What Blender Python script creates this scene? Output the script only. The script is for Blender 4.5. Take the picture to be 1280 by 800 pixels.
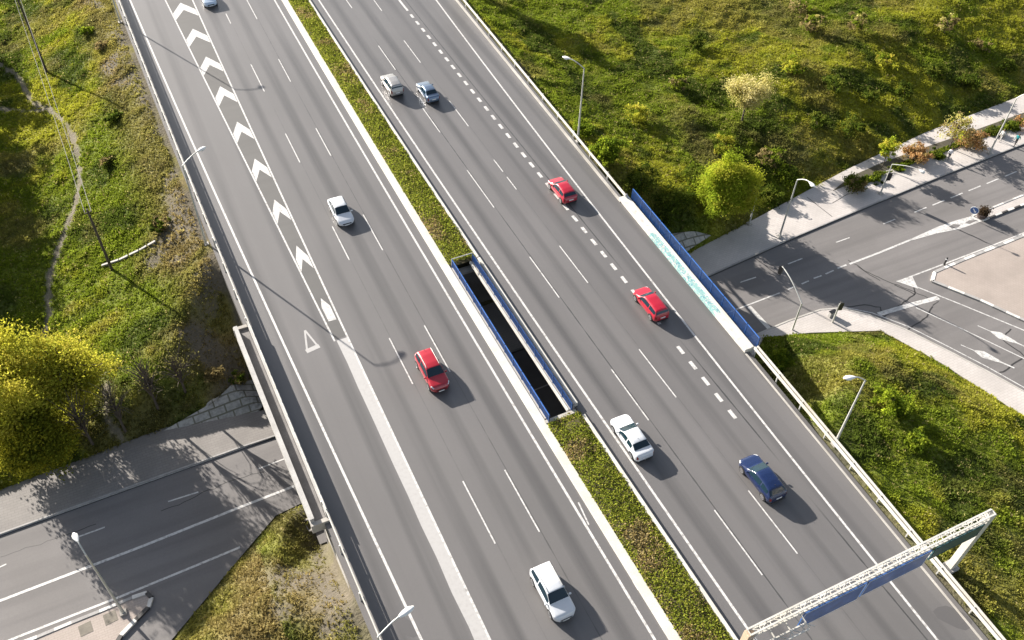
import bpy, bmesh, math, random
import numpy as np
from mathutils import Vector, Matrix
random.seed(7); rng = np.random.default_rng(11)
for o in list(bpy.data.objects): bpy.data.objects.remove(o)
SC = bpy.context.scene; COL = SC.collection
R = math.radians

# ------------------------------------------------------------------ camera
CAM_F, CAM_P, CAM_Y, CAM_R, CAM_H = 1129.19, R(46.747), R(26.671), R(1.7515), 61.562
fw = np.array([math.sin(CAM_Y)*math.cos(CAM_P), math.cos(CAM_Y)*math.cos(CAM_P), -math.sin(CAM_P)])
r0 = np.array([math.cos(CAM_Y), -math.sin(CAM_Y), 0.0]); u0 = np.cross(r0, fw)
rt = math.cos(CAM_R)*r0 + math.sin(CAM_R)*u0; up = -math.sin(CAM_R)*r0 + math.cos(CAM_R)*u0
cam = bpy.data.cameras.new('camera'); camo = bpy.data.objects.new('camera', cam); COL.objects.link(camo)
cam.sensor_width = 36; cam.sensor_fit = 'HORIZONTAL'; cam.lens = CAM_F/1280*36; cam.clip_end = 6000; cam.clip_start = .5
camo.matrix_world = Matrix(((rt[0], up[0], -fw[0], 0), (rt[1], up[1], -fw[1], 0), (rt[2], up[2], -fw[2], CAM_H), (0, 0, 0, 1)))
SC.camera = camo
# ------------------------------------------------------------------ light
SUN_EL, SUN_AZ = 21.5, -24.2          # azimuth clockwise from +Y
w = bpy.data.worlds.new('World'); SC.world = w; w.use_nodes = True
nt = w.node_tree; bg = nt.nodes['Background']; sky = nt.nodes.new('ShaderNodeTexSky'); sky.sky_type = 'NISHITA'
sky.sun_disc = False; sky.sun_elevation = R(SUN_EL); sky.sun_rotation = R(SUN_AZ); sky.air_density = 1.0; sky.dust_density = 1.5; sky.ozone_density = 1.0
hs = nt.nodes.new('ShaderNodeHueSaturation'); hs.inputs['Saturation'].default_value = .62; nt.links.new(sky.outputs[0], hs.inputs['Color']); nt.links.new(hs.outputs[0], bg.inputs[0]); bg.inputs[1].default_value = 0.065
sl = bpy.data.lights.new('sun', 'SUN'); sl.energy = 5.0; sl.angle = R(.5); sl.color = (1, .93, .84)
so = bpy.data.objects.new('sun', sl); COL.objects.link(so)
SD = Vector((math.sin(R(SUN_AZ))*math.cos(R(SUN_EL)), math.cos(R(SUN_AZ))*math.cos(R(SUN_EL)), math.sin(R(SUN_EL))))
so.rotation_euler = SD.to_track_quat('Z', 'Y').to_euler(); so.location = (0, 0, 90)
SC.view_settings.view_transform = 'Standard'; SC.view_settings.look = 'None'; SC.view_settings.gamma = 1
SC.view_settings.exposure = 1.57
SC.render.engine = 'CYCLES'; SC.cycles.max_bounces = 5; SC.cycles.diffuse_bounces = 2; SC.cycles.transparent_max_bounces = 8
SC.render.resolution_x = 1024; SC.render.resolution_y = 640

# ------------------------------------------------------------------ measuring: a point of the survey photo on a level plane
def at(px, py, z=0.0):
    d = ((px-640)/CAM_F)*rt + ((400-py)/CAM_F)*up + fw
    t = (z-CAM_H)/d[2]
    return (t*d[0], t*d[1], z)
def ats(P, z=0.0): return [at(a, b, z) for a, b in P]

# ------------------------------------------------------------------ helpers
def tag(o, label=None, cat=None, group=None, kind=None):
    if label: o['label'] = label
    if cat: o['category'] = cat
    if group: o['group'] = group
    if kind: o['kind'] = kind
    return o
def thing(name, label, cat, loc=(0, 0, 0), rz=0.0, group=None):
    o = bpy.data.objects.new(name, None); COL.objects.link(o); o.location = loc; o.rotation_euler = (0, 0, rz); o.empty_display_size = .2
    return tag(o, label, cat, group)
def npmesh(name, V, F, mat, parent=None, smooth=False, col=None, mats=None):
    V = np.asarray(V, np.float32); F = np.asarray(F, np.int32)
    me = bpy.data.meshes.new(name); me.vertices.add(len(V)); me.vertices.foreach_set('co', V.ravel())
    n, k = F.shape; me.loops.add(n*k); me.loops.foreach_set('vertex_index', F.ravel())
    me.polygons.add(n); me.polygons.foreach_set('loop_start', np.arange(0, n*k, k, dtype=np.int32))
    me.polygons.foreach_set('use_smooth', np.full(n, bool(smooth)))
    if col is not None:
        a = me.attributes.new('col', 'FLOAT_COLOR', 'POINT'); c = np.ones((len(V), 4), np.float32); c[:, :3] = col; a.data.foreach_set('color', c.ravel())
    me.update(calc_edges=True); me.validate()
    if mat: me.materials.append(mat)
    o = bpy.data.objects.new(name, me); COL.objects.link(o)
    if parent: o.parent = parent
    return o
class MB:
    """collects boxes, bars, tubes and prisms into one mesh"""
    def __init__(s): s.v = []; s.f = []
    def add(s, V, F):
        b = len(s.v); s.v += [tuple(map(float, p)) for p in V]; s.f += [tuple(i+b for i in q) for q in F]; return s
    def box(s, c, size, rz=0.0, rot=None):
        x, y, z = (q/2 for q in size); P = [Vector((i*x, j*y, k*z)) for k in (-1, 1) for j in (-1, 1) for i in (-1, 1)]
        M = rot if rot is not None else Matrix.Rotation(rz, 3, 'Z')
        return s.add([M @ p + Vector(c) for p in P], [(0, 2, 3, 1), (4, 5, 7, 6), (0, 1, 5, 4), (2, 6, 7, 3), (0, 4, 6, 2), (1, 3, 7, 5)])
    def bar(s, a, b, wx, wz):
        a, b = Vector(a), Vector(b); d = (b-a); L = d.length; d.normalize(); side = d.cross(Vector((0, 0, 1)))
        if side.length < 1e-3: side = Vector((1, 0, 0))
        side.normalize(); u = side.cross(d); M = Matrix((side, d, u)).transposed()
        return s.box((a+b)/2, (wx, L, wz), rot=M)
    def tube(s, pts, rad, n=8, cap=True):
        pts = [Vector(p) for p in pts]; rad = rad if hasattr(rad, '__len__') else [rad]*len(pts); V = []; F = []
        ref = None
        for i, p in enumerate(pts):
            d = (pts[min(i+1, len(pts)-1)] - pts[max(i-1, 0)]).normalized()
            if ref is None: ref = d.orthogonal().normalized()
            ref = (ref - d*ref.dot(d)).normalized(); b = d.cross(ref)
            for k in range(n):
                t = 2*math.pi*k/n; V.append(p + (ref*math.cos(t)+b*math.sin(t))*rad[i])
        for i in range(len(pts)-1):
            for k in range(n): F.append((i*n+k, i*n+(k+1) % n, (i+1)*n+(k+1) % n, (i+1)*n+k))
        if cap: F += [tuple(range(n-1, -1, -1)), tuple((len(pts)-1)*n+k for k in range(n))]
        return s.add(V, F)
    def prism(s, poly, z0, z1):
        n = len(poly); a = sum(poly[i][0]*poly[(i+1) % n][1]-poly[(i+1) % n][0]*poly[i][1] for i in range(n))
        if a < 0: poly = poly[::-1]
        V = [(p[0], p[1], z0) for p in poly]+[(p[0], p[1], z1) for p in poly]
        return s.add(V, [tuple(range(n-1, -1, -1)), tuple(range(n, 2*n))]+[(i, (i+1) % n, n+(i+1) % n, n+i) for i in range(n)])
    def flat(s, poly, z):
        n = len(poly); a = sum(poly[i][0]*poly[(i+1) % n][1]-poly[(i+1) % n][0]*poly[i][1] for i in range(n))
        if a < 0: poly = poly[::-1]
        return s.add([(p[0], p[1], z) for p in poly], [tuple(range(n))])
    def strip(s, line, wd, z):
        L, Rr = offset(line, wd/2), offset(line, -wd/2); n = len(line); wd
        V = [(a[0], a[1], z) for a in L]+[(b[0], b[1], z) for b in Rr]
        return s.add(V, [(n+i, n+i+1, i+1, i) for i in range(n-1)])
    def wall(s, line, wd, z0, z1):
        L, Rr = offset(line, wd/2), offset(line, -wd/2); n = len(line)
        zz0 = z0 if hasattr(z0, '__len__') else [z0]*n; zz1 = z1 if hasattr(z1, '__len__') else [z1]*n
        V = []
        for i in range(n): V += [(L[i][0], L[i][1], zz0[i]), (L[i][0], L[i][1], zz1[i]), (Rr[i][0], Rr[i][1], zz1[i]), (Rr[i][0], Rr[i][1], zz0[i])]
        F = []
        for i in range(n-1):
            for k in range(4): F.append((i*4+k, i*4+(k+1) % 4, (i+1)*4+(k+1) % 4, (i+1)*4+k))
        F += [(0, 3, 2, 1), tuple((n-1)*4+k for k in range(4))]
        return s.add(V, F)
    def build(s, name, mat, parent=None, smooth=None, bevel=0):
        me = bpy.data.meshes.new(name); me.from_pydata(s.v, [], s.f); me.materials.append(mat)
        bm = bmesh.new(); bm.from_mesh(me); bmesh.ops.recalc_face_normals(bm, faces=bm.faces) if bevel >= 0 else None; bm.to_mesh(me); bm.free()
        if smooth is not None:
            me.polygons.foreach_set('use_smooth', [True]*len(me.polygons)); me.set_sharp_from_angle(angle=R(smooth))
        o = bpy.data.objects.new(name, me); COL.objects.link(o)
        if parent: o.parent = parent
        if bevel > 0:
            m = o.modifiers.new('bevel', 'BEVEL'); m.width = bevel; m.segments = 2; m.limit_method = 'ANGLE'
        return o
def offset(line, d):
    P = [np.array(p[:2], float) for p in line]; out = []
    for i in range(len(P)):
        t = P[min(i+1, len(P)-1)]-P[max(i-1, 0)]; t = t/np.linalg.norm(t); out.append(P[i]+d*np.array([-t[1], t[0]]))
    return out
# value noise, for the lie of the land and the plants
def vnoise(x, y, s, seed=0):
    x = np.asarray(x, float)/s+seed*17.3; y = np.asarray(y, float)/s+seed*9.1
    xi = np.floor(x).astype(np.int64); yi = np.floor(y).astype(np.int64); fx = x-xi; fy = y-yi
    fx = fx*fx*(3-2*fx); fy = fy*fy*(3-2*fy)
    def h(a, b):
        n = (a*374761393+b*668265263+seed*982451653) & 0x7fffffff; n = ((n ^ (n >> 13))*1274126177) & 0x7fffffff
        return ((n ^ (n >> 16)) & 0xffff)/65535.0
    return (h(xi, yi)*(1-fx)+h(xi+1, yi)*fx)*(1-fy)+(h(xi, yi+1)*(1-fx)+h(xi+1, yi+1)*fx)*fy
def fbm(x, y, s, seed=0, o=4):
    t = 0; a = .5; n = 0
    for i in range(o): t = t+a*vnoise(x, y, s/2**i, seed+i); n += a; a *= .5
    return t/n

# ------------------------------------------------------------------ materials
def mat(name, col=(.5, .5, .5), rough=.6, metal=0.0, spec=.5, coat=0.0):
    m = bpy.data.materials.new(name); m.use_nodes = True; b = m.node_tree.nodes['Principled BSDF']
    b.inputs['Base Color'].default_value = (*col, 1); b.inputs['Roughness'].default_value = rough; b.inputs['Metallic'].default_value = metal
    b.inputs['Specular IOR Level'].default_value = spec; b.inputs['Coat Weight'].default_value = coat; b.inputs['Coat Roughness'].default_value = .06
    return m
def N(m, t, **k):
    n = m.node_tree.nodes.new(t)
    for a, v in k.items():
        if a.startswith('i_'): n.inputs[a[2:].replace('_', ' ')].default_value = v
        else: setattr(n, a, v)
    return n
def L(m, a, b): m.node_tree.links.new(a, b)
def math_(m, op, a, b=None, clamp=False):
    n = N(m, 'ShaderNodeMath', operation=op, use_clamp=clamp)
    for i, q in enumerate((a, b)):
        if q is None: continue
        if isinstance(q, (int, float)): n.inputs[i].default_value = q
        else: L(m, q, n.inputs[i])
    return n.outputs[0]
def mix(m, f, a, b, mode='MIX'):
    n = N(m, 'ShaderNodeMix', data_type='RGBA', blend_type=mode)
    for q, s in ((f, n.inputs['Factor']), (a, n.inputs['A']), (b, n.inputs['B'])):
        if isinstance(q, (int, float)): s.default_value = q
        elif isinstance(q, tuple): s.default_value = (*q, 1)
        else: L(m, q, s)
    return n.outputs['Result']
def ramp(m, f, stops):
    n = N(m, 'ShaderNodeValToRGB'); e = n.color_ramp.elements
    while len(e) < len(stops): e.new(.5)
    for i, (p, c) in enumerate(stops): e[i].position = p; e[i].color = (c, c, c, 1) if isinstance(c, (int, float)) else (*c, 1)
    L(m, f, n.inputs[0]); return n.outputs[0]
def noise(m, scale, detail=4, vec=None, rough=.55, dist=0.0):
    n = N(m, 'ShaderNodeTexNoise', i_Scale=scale, i_Detail=detail, i_Roughness=rough, i_Distortion=dist)
    L(m, vec if vec is not None else pos(m), n.inputs['Vector']); return n.outputs['Fac']
def pos(m): return N(m, 'ShaderNodeNewGeometry').outputs['Position']
def stretch(m, sx, sy, sz=1):
    n = N(m, 'ShaderNodeMapping'); n.inputs['Scale'].default_value = (sx, sy, sz); L(m, pos(m), n.inputs[0]); return n.outputs[0]
def bsdf(m): return m.node_tree.nodes['Principled BSDF']
def bump(m, h, st=.3, d=.02):
    n = N(m, 'ShaderNodeBump', i_Strength=st, i_Distance=d); L(m, h, n.inputs['Height']); L(m, n.outputs[0], bsdf(m).inputs['Normal'])
def weather(name, col, var=.25, scale=.8, rough=.8, fine=14.0, grime=None):
    m = mat(name, col, rough); a = noise(m, scale, 5); b = noise(m, fine, 3)
    f = ramp(m, a, [(.3, 0), (.7, 1)]); c0 = tuple(q*(1-var) for q in col); c1 = tuple(min(1, q*(1+var*.6)) for q in col)
    c = mix(m, f, c0, c1); c = mix(m, math_(m, 'MULTIPLY', ramp(m, b, [(.35, 1), (.6, 0)]), .35), c, tuple(q*.6 for q in col))
    if grime: c = mix(m, ramp(m, noise(m, .35, 6), [(.5, 0), (.72, .8)]), c, grime)
    L(m, c, bsdf(m).inputs['Base Color']); return m
M = {}
def asphalt_highway():
    m = mat('asphalt_highway', (.2, .19, .185), .41, spec=.5)
    u = N(m, 'ShaderNodeAttribute', attribute_name='lane').outputs['Fac']
    # oil drip down the middle of each lane, polished wheel tracks beside it
    ph = math_(m, 'COSINE', math_(m, 'MULTIPLY', math_(m, 'ADD', u, 1.75), 2*math.pi/3.5))
    streak = ramp(m, ph, [(.25, 0), (.95, 1)])
    br = ramp(m, noise(m, 1.0, 5, stretch(m, .6, .018)), [(.30, 0), (.62, 1)])
    br2 = ramp(m, noise(m, 1.0, 4, stretch(m, .45, .006)), [(.38, 0), (.62, 1)])
    big = ramp(m, noise(m, .05, 4), [(.35, 0), (.65, 1)])
    fine = ramp(m, noise(m, 5.0, 4), [(.3, 0), (.7, 1)]); grit = noise(m, 40, 2)
    c = mix(m, big, (.124, .119, .117), (.146, .139, .138))
    c = mix(m, math_(m, 'MULTIPLY', br2, .35), c, (.108, .103, .102))
    c = mix(m, math_(m, 'MULTIPLY', math_(m, 'MULTIPLY', streak, br), .8), c, (.056, .054, .055))
    c = mix(m, math_(m, 'MULTIPLY', fine, .16), c, (.10, .096, .092))
    c = mix(m, math_(m, 'MULTIPLY', ramp(m, grit, [(.5, 0), (.75, 1)]), .3), c, (.24, .23, .22))
    wn = N(m, 'ShaderNodeTexWhiteNoise', noise_dimensions='1D'); L(m, math_(m, 'FLOOR', math_(m, 'DIVIDE', math_(m, 'ADD', u, .1), 3.5)), wn.inputs['W'])
    c = mix(m, math_(m, 'MULTIPLY', wn.outputs['Value'], .22), c, (.085, .081, .081))
    # tar joints along the lane edges
    for j, wd, st in ((-3.5, .035, .55), (-7.0, .03, .3), (3.5, .05, .75), (10.9, .06, .85), (7.0, .03, .3)):
        d = math_(m, 'ABSOLUTE', math_(m, 'SUBTRACT', u, j+.13))
        d = math_(m, 'LESS_THAN', math_(m, 'ADD', d, math_(m, 'MULTIPLY', math_(m, 'SUBTRACT', noise(m, .8, 3), .5), .12)), wd)
        d = math_(m, 'MULTIPLY', d, ramp(m, noise(m, 1, 2, stretch(m, .1, .05)), [(.38, 0), (.5, st)]))
        c = mix(m, d, c, (.04, .04, .04))
    L(m, c, bsdf(m).inputs['Base Color']); bump(m, noise(m, 30, 3), .25, .01); return m
def asphalt(name, c0, c1, c2):
    m = mat(name, c0, .8, spec=.35)
    c = mix(m, ramp(m, noise(m, .12, 5), [(.35, 0), (.65, 1)]), c0, c1)
    c = mix(m, math_(m, 'MULTIPLY', ramp(m, noise(m, 1, 5, stretch(m, .03, .8)), [(.4, 0), (.7, 1)]), .5), c, c2)
    c = mix(m, math_(m, 'MULTIPLY', ramp(m, noise(m, 9, 4), [(.35, 1), (.65, 0)]), .2), c, c2)
    L(m, c, bsdf(m).inputs['Base Color']); bump(m, noise(m, 30, 3), .25, .01); return m
def paint_white(name, col=(.72, .71, .68), wear=.5):
    m = mat(name, col, .55); n = noise(m, 3.5, 6, rough=.7); n2 = noise(m, .25, 3)
    f = math_(m, 'MULTIPLY', ramp(m, n, [(.47, 0), (.66, 1)]), math_(m, 'MULTIPLY', n2, wear*2))
    c = mix(m, f, col, (.25, .24, .23)); L(m, c, bsdf(m).inputs['Base Color']); return m
M['hwy'] = asphalt_highway()
M['street'] = asphalt('asphalt_street', (.155, .146, .142), (.185, .174, .170), (.10, .094, .093))
M['gore'] = asphalt('asphalt_gore', (.104, .101, .098), (.12, .117, .113), (.088, .085, .083))
M['paint'] = paint_white('road_paint', (.53, .52, .505), .9); M['paint2'] = paint_white('worn_road_paint', (.37, .36, .352), .3)
M['paint_old'] = paint_white('faded_road_paint', (.5, .49, .47), .9)
M['tar'] = mat('tar_seal', (.035, .033, .032), .6)
M['conc'] = weather('concrete', (.42, .40, .37), .25, .7, .85, 10, (.2, .18, .15))
M['conc_w'] = weather('whitewashed_concrete', (.54, .53, .495), .16, .6, .75, 9, (.5, .46, .38))
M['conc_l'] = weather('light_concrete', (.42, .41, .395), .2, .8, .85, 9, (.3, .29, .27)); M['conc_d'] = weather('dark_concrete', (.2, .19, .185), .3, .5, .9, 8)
M['kerb'] = weather('kerb_stone', (.33, .32, .31), .2, 1.5, .85, 9)
M['kerb_k'] = weather('black_kerb', (.05, .047, .045), .2, 1.5, .7, 9); M['kerb_w'] = weather('white_kerb', (.7, .68, .64), .15, 1.5, .7, 9, (.3, .28, .26))
M['steel'] = mat('galvanised_steel', (.58, .57, .54), .5, .35); M['steel_w'] = weather('white_rail_paint', (.58, .56, .51), .12, 1.2, .5, 12, (.45, .40, .32))
M['steel_d'] = weather('dull_steel', (.24, .23, .215), .25, 1.2, .5, 10); M['pole'] = mat('lamp_grey', (.50, .50, .47), .45, .3); M['lamp'] = mat('luminaire_shell', (.75, .75, .73), .35); M['lens'] = mat('luminaire_lens', (.6, .62, .62), .15)
M['blue'] = weather('blue_paint', (.007, .042, .155), .3, 2, .45, 12); M['rust'] = weather('primer_tan', (.46, .34, .24), .2, 1, .7, 8); M['blue_l'] = mat('pale_blue_panel', (.25, .36, .52), .4)
M['sign_b'] = weather('sign_blue', (.05, .125, .34), .3, 1.2, .35, 5); M['sign_t'] = mat('sign_dark_teal', (.03, .075, .085), .5); M['sign_w'] = mat('sign_white', (.72, .74, .76), .4)
M['black'] = mat('black_plastic', (.012, .012, .013), .45); M['rubber'] = mat('tyre_rubber', (.018, .018, .019), .8); M['rim'] = mat('alloy_rim', (.34, .34, .35), .3, .6)
M['glass'] = mat('car_glass', (.006, .022, .034), .05, spec=.6); M['hl'] = mat('headlight_glass', (.62, .64, .66), .12); M['tl'] = mat('taillight_red', (.22, .008, .01), .15)
M['plate'] = mat('plate_white', (.75, .75, .73), .4); M['wood'] = weather('old_wood', (.075, .058, .045), .3, 1, .9, 12)
M['bark'] = weather('bark', (.10, .08, .062), .35, 2, .95, 12); M['stone'] = weather('stone', (.3, .29, .27), .3, 1.2, .9, 8)
M['signal_g'] = mat('signal_shell', (.05, .05, .045), .5); M['cable'] = mat('cable', (.2, .19, .18), .7)
def paving(name, c0, c1, sc):
    m = mat(name, c0, .85); b = N(m, 'ShaderNodeTexBrick', i_Scale=sc, i_Color1=(*c0, 1), i_Color2=(*c1, 1), i_Mortar=(*[q*.72 for q in c0], 1)); b.inputs['Mortar Size'].default_value = .012
    L(m, pos(m), b.inputs['Vector']); c = mix(m, ramp(m, noise(m, .3, 6), [(.38, 0), (.7, .6)]), b.outputs['Color'], tuple(q*.68 for q in c0))
    L(m, c, bsdf(m).inputs['Base Color']); return m
M['pave'] = paving('pavement_slabs', (.46, .425, .40), (.49, .455, .43), .9); M['pave_g'] = paving('grey_pavement', (.205, .19, .178), (.225, .21, .196), .9); M['pave_p'] = paving('pink_paving', (.34, .29, .255), (.36, .305, .27), 1.2)
def blocks():
    m = mat('stone_blocks', (.25, .24, .23), .9); v = N(m, 'ShaderNodeTexBrick', i_Scale=.34); v.offset = .4
    v.inputs['Color1'].default_value = (.44, .42, .39, 1); v.inputs['Color2'].default_value = (.33, .33, .31, 1); v.inputs['Mortar'].default_value = (.14, .135, .10, 1); v.inputs['Mortar Size'].default_value = .025
    p = mix(m, .25, pos(m), N(m, 'ShaderNodeTexNoise', i_Scale=.8, i_Detail=3).outputs['Color'], 'ADD'); L(m, p, v.inputs['Vector'])
    c = mix(m, ramp(m, noise(m, 3, 5), [(.4, 0), (.7, .6)]), v.outputs['Color'], (.14, .135, .125)); L(m, c, bsdf(m).inputs['Base Color']); return m
M['blocks'] = blocks()
def graffiti():
    m = mat('painted_parapet', (.74, .72, .66), .6)
    p = stretch(m, 1.3, .75, 1.3); n1 = noise(m, 2.6, 3, p, dist=1.6); n2 = noise(m, 3.8, 4, p, dist=2.2)
    ys = N(m, 'ShaderNodeSeparateXYZ'); L(m, pos(m), ys.inputs[0])
    msk = math_(m, 'MULTIPLY', math_(m, 'LESS_THAN', ys.outputs[1], 56.6), math_(m, 'GREATER_THAN', ys.outputs[1], 44.2))
    c = mix(m, ramp(m, noise(m, 2, 5), [(.42, 0), (.7, .7)]), (.56, .545, .51), (.33, .30, .27))
    c = mix(m, math_(m, 'MULTIPLY', msk, ramp(m, n1, [(.43, 0), (.47, .9)])), c, (.20, .39, .375))
    c = mix(m, math_(m, 'MULTIPLY', msk, ramp(m, n2, [(.57, 0), (.60, .9)])), c, (.02, .16, .24))
    L(m, c, bsdf(m).inputs['Base Color']); return m
M['graf'] = graffiti()
def foliage(name, trans=.35, sat=1.0):
    m = mat(name, (.1, .12, .03), .8, spec=.03); a = N(m, 'ShaderNodeAttribute', attribute_name='col').outputs['Color']; b = bsdf(m)
    L(m, a, b.inputs['Base Color']); t = N(m, 'ShaderNodeBsdfTranslucent'); L(m, a, t.inputs[0]); x = N(m, 'ShaderNodeMixShader'); x.inputs[0].default_value = trans
    L(m, b.outputs[0], x.inputs[1]); L(m, t.outputs[0], x.inputs[2]); L(m, x.outputs[0], m.node_tree.nodes['Material Output'].inputs[0]); return m
M['leaf'] = foliage('leaves', .5); M['grass'] = foliage('grass_blades', .45)
def ground_mat():
    m = mat('soil_and_turf', (.1, .1, .05), .95, spec=.1); a = N(m, 'ShaderNodeAttribute', attribute_name='col').outputs['Color']
    n = noise(m, 2.5, 6, rough=.7); c = mix(m, ramp(m, n, [(.3, .55), (.7, 0)]), a, (.045, .042, .02)); c = mix(m, ramp(m, noise(m, 9, 4), [(.55, 0), (.8, .5)]), c, (.22, .19, .12))
    L(m, c, bsdf(m).inputs['Base Color']); bump(m, noise(m, 4, 5), .8, .15); return m
M['soil'] = ground_mat()

# ------------------------------------------------------------------ lines of the road, as smooth curves x(y)
def fit(P, deg=2):
    q = np.array(ats(P)); return np.poly1d(np.polyfit(q[:, 1], q[:, 0], deg))
XA = fit([(162.8, 0), (195, 75), (227.5, 150), (309, 330), (378.4, 480), (456.9, 650), (526.3, 800)])
XBL = fit([(207, 0), (280, 150), (370, 330), (420, 428), (452, 492), (530, 650), (603, 800)])
XB = fit([(240.6, 0), (309, 150), (391.6, 330), (461.9, 480), (542.2, 650), (612.5, 800)])
XC = fit([(342.8, 0), (431.3, 150), (536, 330), (625, 480), (727.8, 650), (819.7, 800)])
XD = fit([(398.4, 0), (498.8, 150), (619.4, 330), (723.4, 480), (839.4, 650), (934.5, 785)])
XE = fit([(544.7, 0), (600, 72), (797.2, 330), (916.3, 480), (1051.2, 650), (1172, 800)])
XLB = fit([(147, 0), (228, 195), (266, 305), (300, 396), (340, 480), (400, 608), (470, 800)])
XSL = lambda y: XC(y)+.88; XSR = lambda y: XC(y)+1.68
XMR = lambda y: XD(y)-1.42
XRB = fit([(578, 0), (740, 200), (800, 270), (945, 440), (1110, 645), (1240, 800)])
XRE = lambda y: XRB(y)-.75
def clampf(fn, lo=5.0, hi=132.0):
    def g(y):
        if y < lo: return float(fn(lo)+(y-lo)*(fn(lo+1)-fn(lo)))
        if y > hi: return float(fn(hi)+(y-hi)*(fn(hi)-fn(hi-1)))
        return float(fn(y))
    return g
XA, XBL, XB, XC, XD, XE, XLB, XRB = [clampf(q) for q in (XA, XBL, XB, XC, XD, XE, XLB, XRB)]
Y0, Y1 = -25.0, 175.0; SP0, SP1 = 40.2, 60.6       # the road's reach, and the bridge span
def yline(fn, a, b, step=4.0, dx=0.0):
    n = max(2, int((b-a)/step)+1); return [(fn(y)+dx, y) for y in np.linspace(a, b, n)]
ZS = -6.5

# ------------------------------------------------------------------ land
FLAT = [(-120, 60), (-20.5, 56.8), (-6.4, 57.6), (2.4, 56.6), (3.0, 60.4), (45, 60.4), (47.5, 58.2), (51.4, 58.0), (62, 59.8), (77.5, 62.8), (92.4, 64.9), (111, 66.2), (320, 78), (320, -60), (76, -60),
        (72, 0), (70, 15), (67.9, 25.8), (65.6, 34), (62.9, 40.3), (55.9, 43.1), (51.1, 44.6), (45, 40.4), (3, 40.4), (3.0, 45.0), (.5, 44.7), (-3.3, 42), (-9.6, 37.4), (-16, 31), (-25, 18), (-40, -60), (-120, -60)]
def inpoly(x, y, P):
    r = np.zeros(x.shape, bool); n = len(P)
    for i in range(n):
        (x0, y0), (x1, y1) = P[i], P[(i+1) % n]
        if y0 == y1: continue
        r ^= ((y0 > y) != (y1 > y)) & (x < (x1-x0)*(y-y0)/(y1-y0)+x0)
    return r
def dline(x, y, P, closed=False):
    d = np.full(x.shape, 1e9); n = len(P)
    for i in range(n if closed else n-1):
        a = np.array(P[i][:2], float); b = np.array(P[(i+1) % n][:2], float); v = b-a; t = np.clip(((x-a[0])*v[0]+(y-a[1])*v[1])/(v@v), 0, 1)
        d = np.minimum(d, np.hypot(x-a[0]-t*v[0], y-a[1]-t*v[1]))
    return d
def smin(a, b, k): h = np.clip(.5+.5*(b-a)/k, 0, 1); return b*(1-h)+a*h-k*h*(1-h)
def smax(a, b, k): return -smin(-a, -b, k)
ll = np.vectorize(XLB); rl = np.vectorize(XRB)
SWALE = [(47.0, 109.0), (50.5, 105.0), (54.5, 96.5), (58.5, 91.0)]
def height(x, y, rough=True):
    x = np.asarray(x, float); y = np.asarray(y, float)
    xl = np.interp(y, YS, XLs)-.2; xr = np.interp(y, YS, XRs)-.1
    dl = xl-x; dr = x-xr
    left = x < 20; north = y > 50
    base = np.where(left, np.where(north, -5.6, -4.6), np.where(north, -3.0, -4.2))
    n1 = fbm(x, y, 18, 3)-.5; n2 = fbm(x, y, 5, 5, 4)-.5
    base = base+n1*np.where(left, 1.2, 2.2)+n2*.9
    base = base+np.where((~left) & north, np.clip((x-60)/120, 0, 1)*2.5+np.clip((y-95)/60, 0, 1)*1.0, 0)
    sl = np.where(left, np.where(north, .40, .42), np.where(north, .34, .16))
    dh = np.maximum(np.maximum(dl, dr), 0)
    zh = -.16-sl*np.maximum(dh-1.3, 0)+n2*np.clip(dh/3, 0, 1)*.5
    z = smax(base, zh, 1.0)
    z = np.where(dh <= 0, -.17, z)
    inside = inpoly(x, y, FLAT); d = np.where(inside, 0, dline(x, y, FLAT, True))
    bank = np.where(left, np.where(north, .62, .72), np.where(north, .72-.45*np.clip((x-57)/6, 0, 1), .62))
    zf = ZS-.16+bank*d+np.clip(d/2, 0, 1)*n2*.8
    zf = np.where(dh <= 0, ZS-.16+4*d, zf)
    z = smin(z, zf, .7)-0.0
    z = np.where(inside, ZS-.16, np.maximum(z, ZS-.2))
    if rough: z = z+np.where(inside | (dh <= 0), 0, (fbm(x, y, 1.6, 8, 3)-.5)*.42*np.clip(d/1.5, 0, 1)*np.clip(dh/1.2, 0, 1))
    return z
YS = np.arange(-80, 330, 2.0); XLs = np.array([XLB(v) for v in YS]); XRs = np.array([XRB(v) for v in YS])
def ground(px, py):
    """where the line of sight of a survey point meets the land"""
    zs = np.linspace(2, -6.7, 175); P = np.array([at(px, py, z) for z in zs]); h = height(P[:, 0], P[:, 1], False)
    i = np.argmax(h >= zs); i = i if h[i] >= zs[i] else len(zs)-1
    return (P[i, 0], P[i, 1], float(h[i]))
def gz(x, y): return float(height(np.array([x]), np.array([y]), False)[0])

PATH = [ground(*p) for p in [(-12, 78), (0, 82), (20, 92), (30, 108), (40, 128), (62, 137), (80, 152), (92, 172), (98, 200), (100, 230), (92, 262), (80, 290), (70, 320), (62, 345), (60, 390), (52, 430)]]
PATH2 = [ground(*p) for p in [(-10, 136), (20, 138), (60, 137)]]
PATH3 = [ground(*p) for p in [(128, 455), (132, 490), (134, 520), (150, 545), (165, 570)]]
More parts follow.
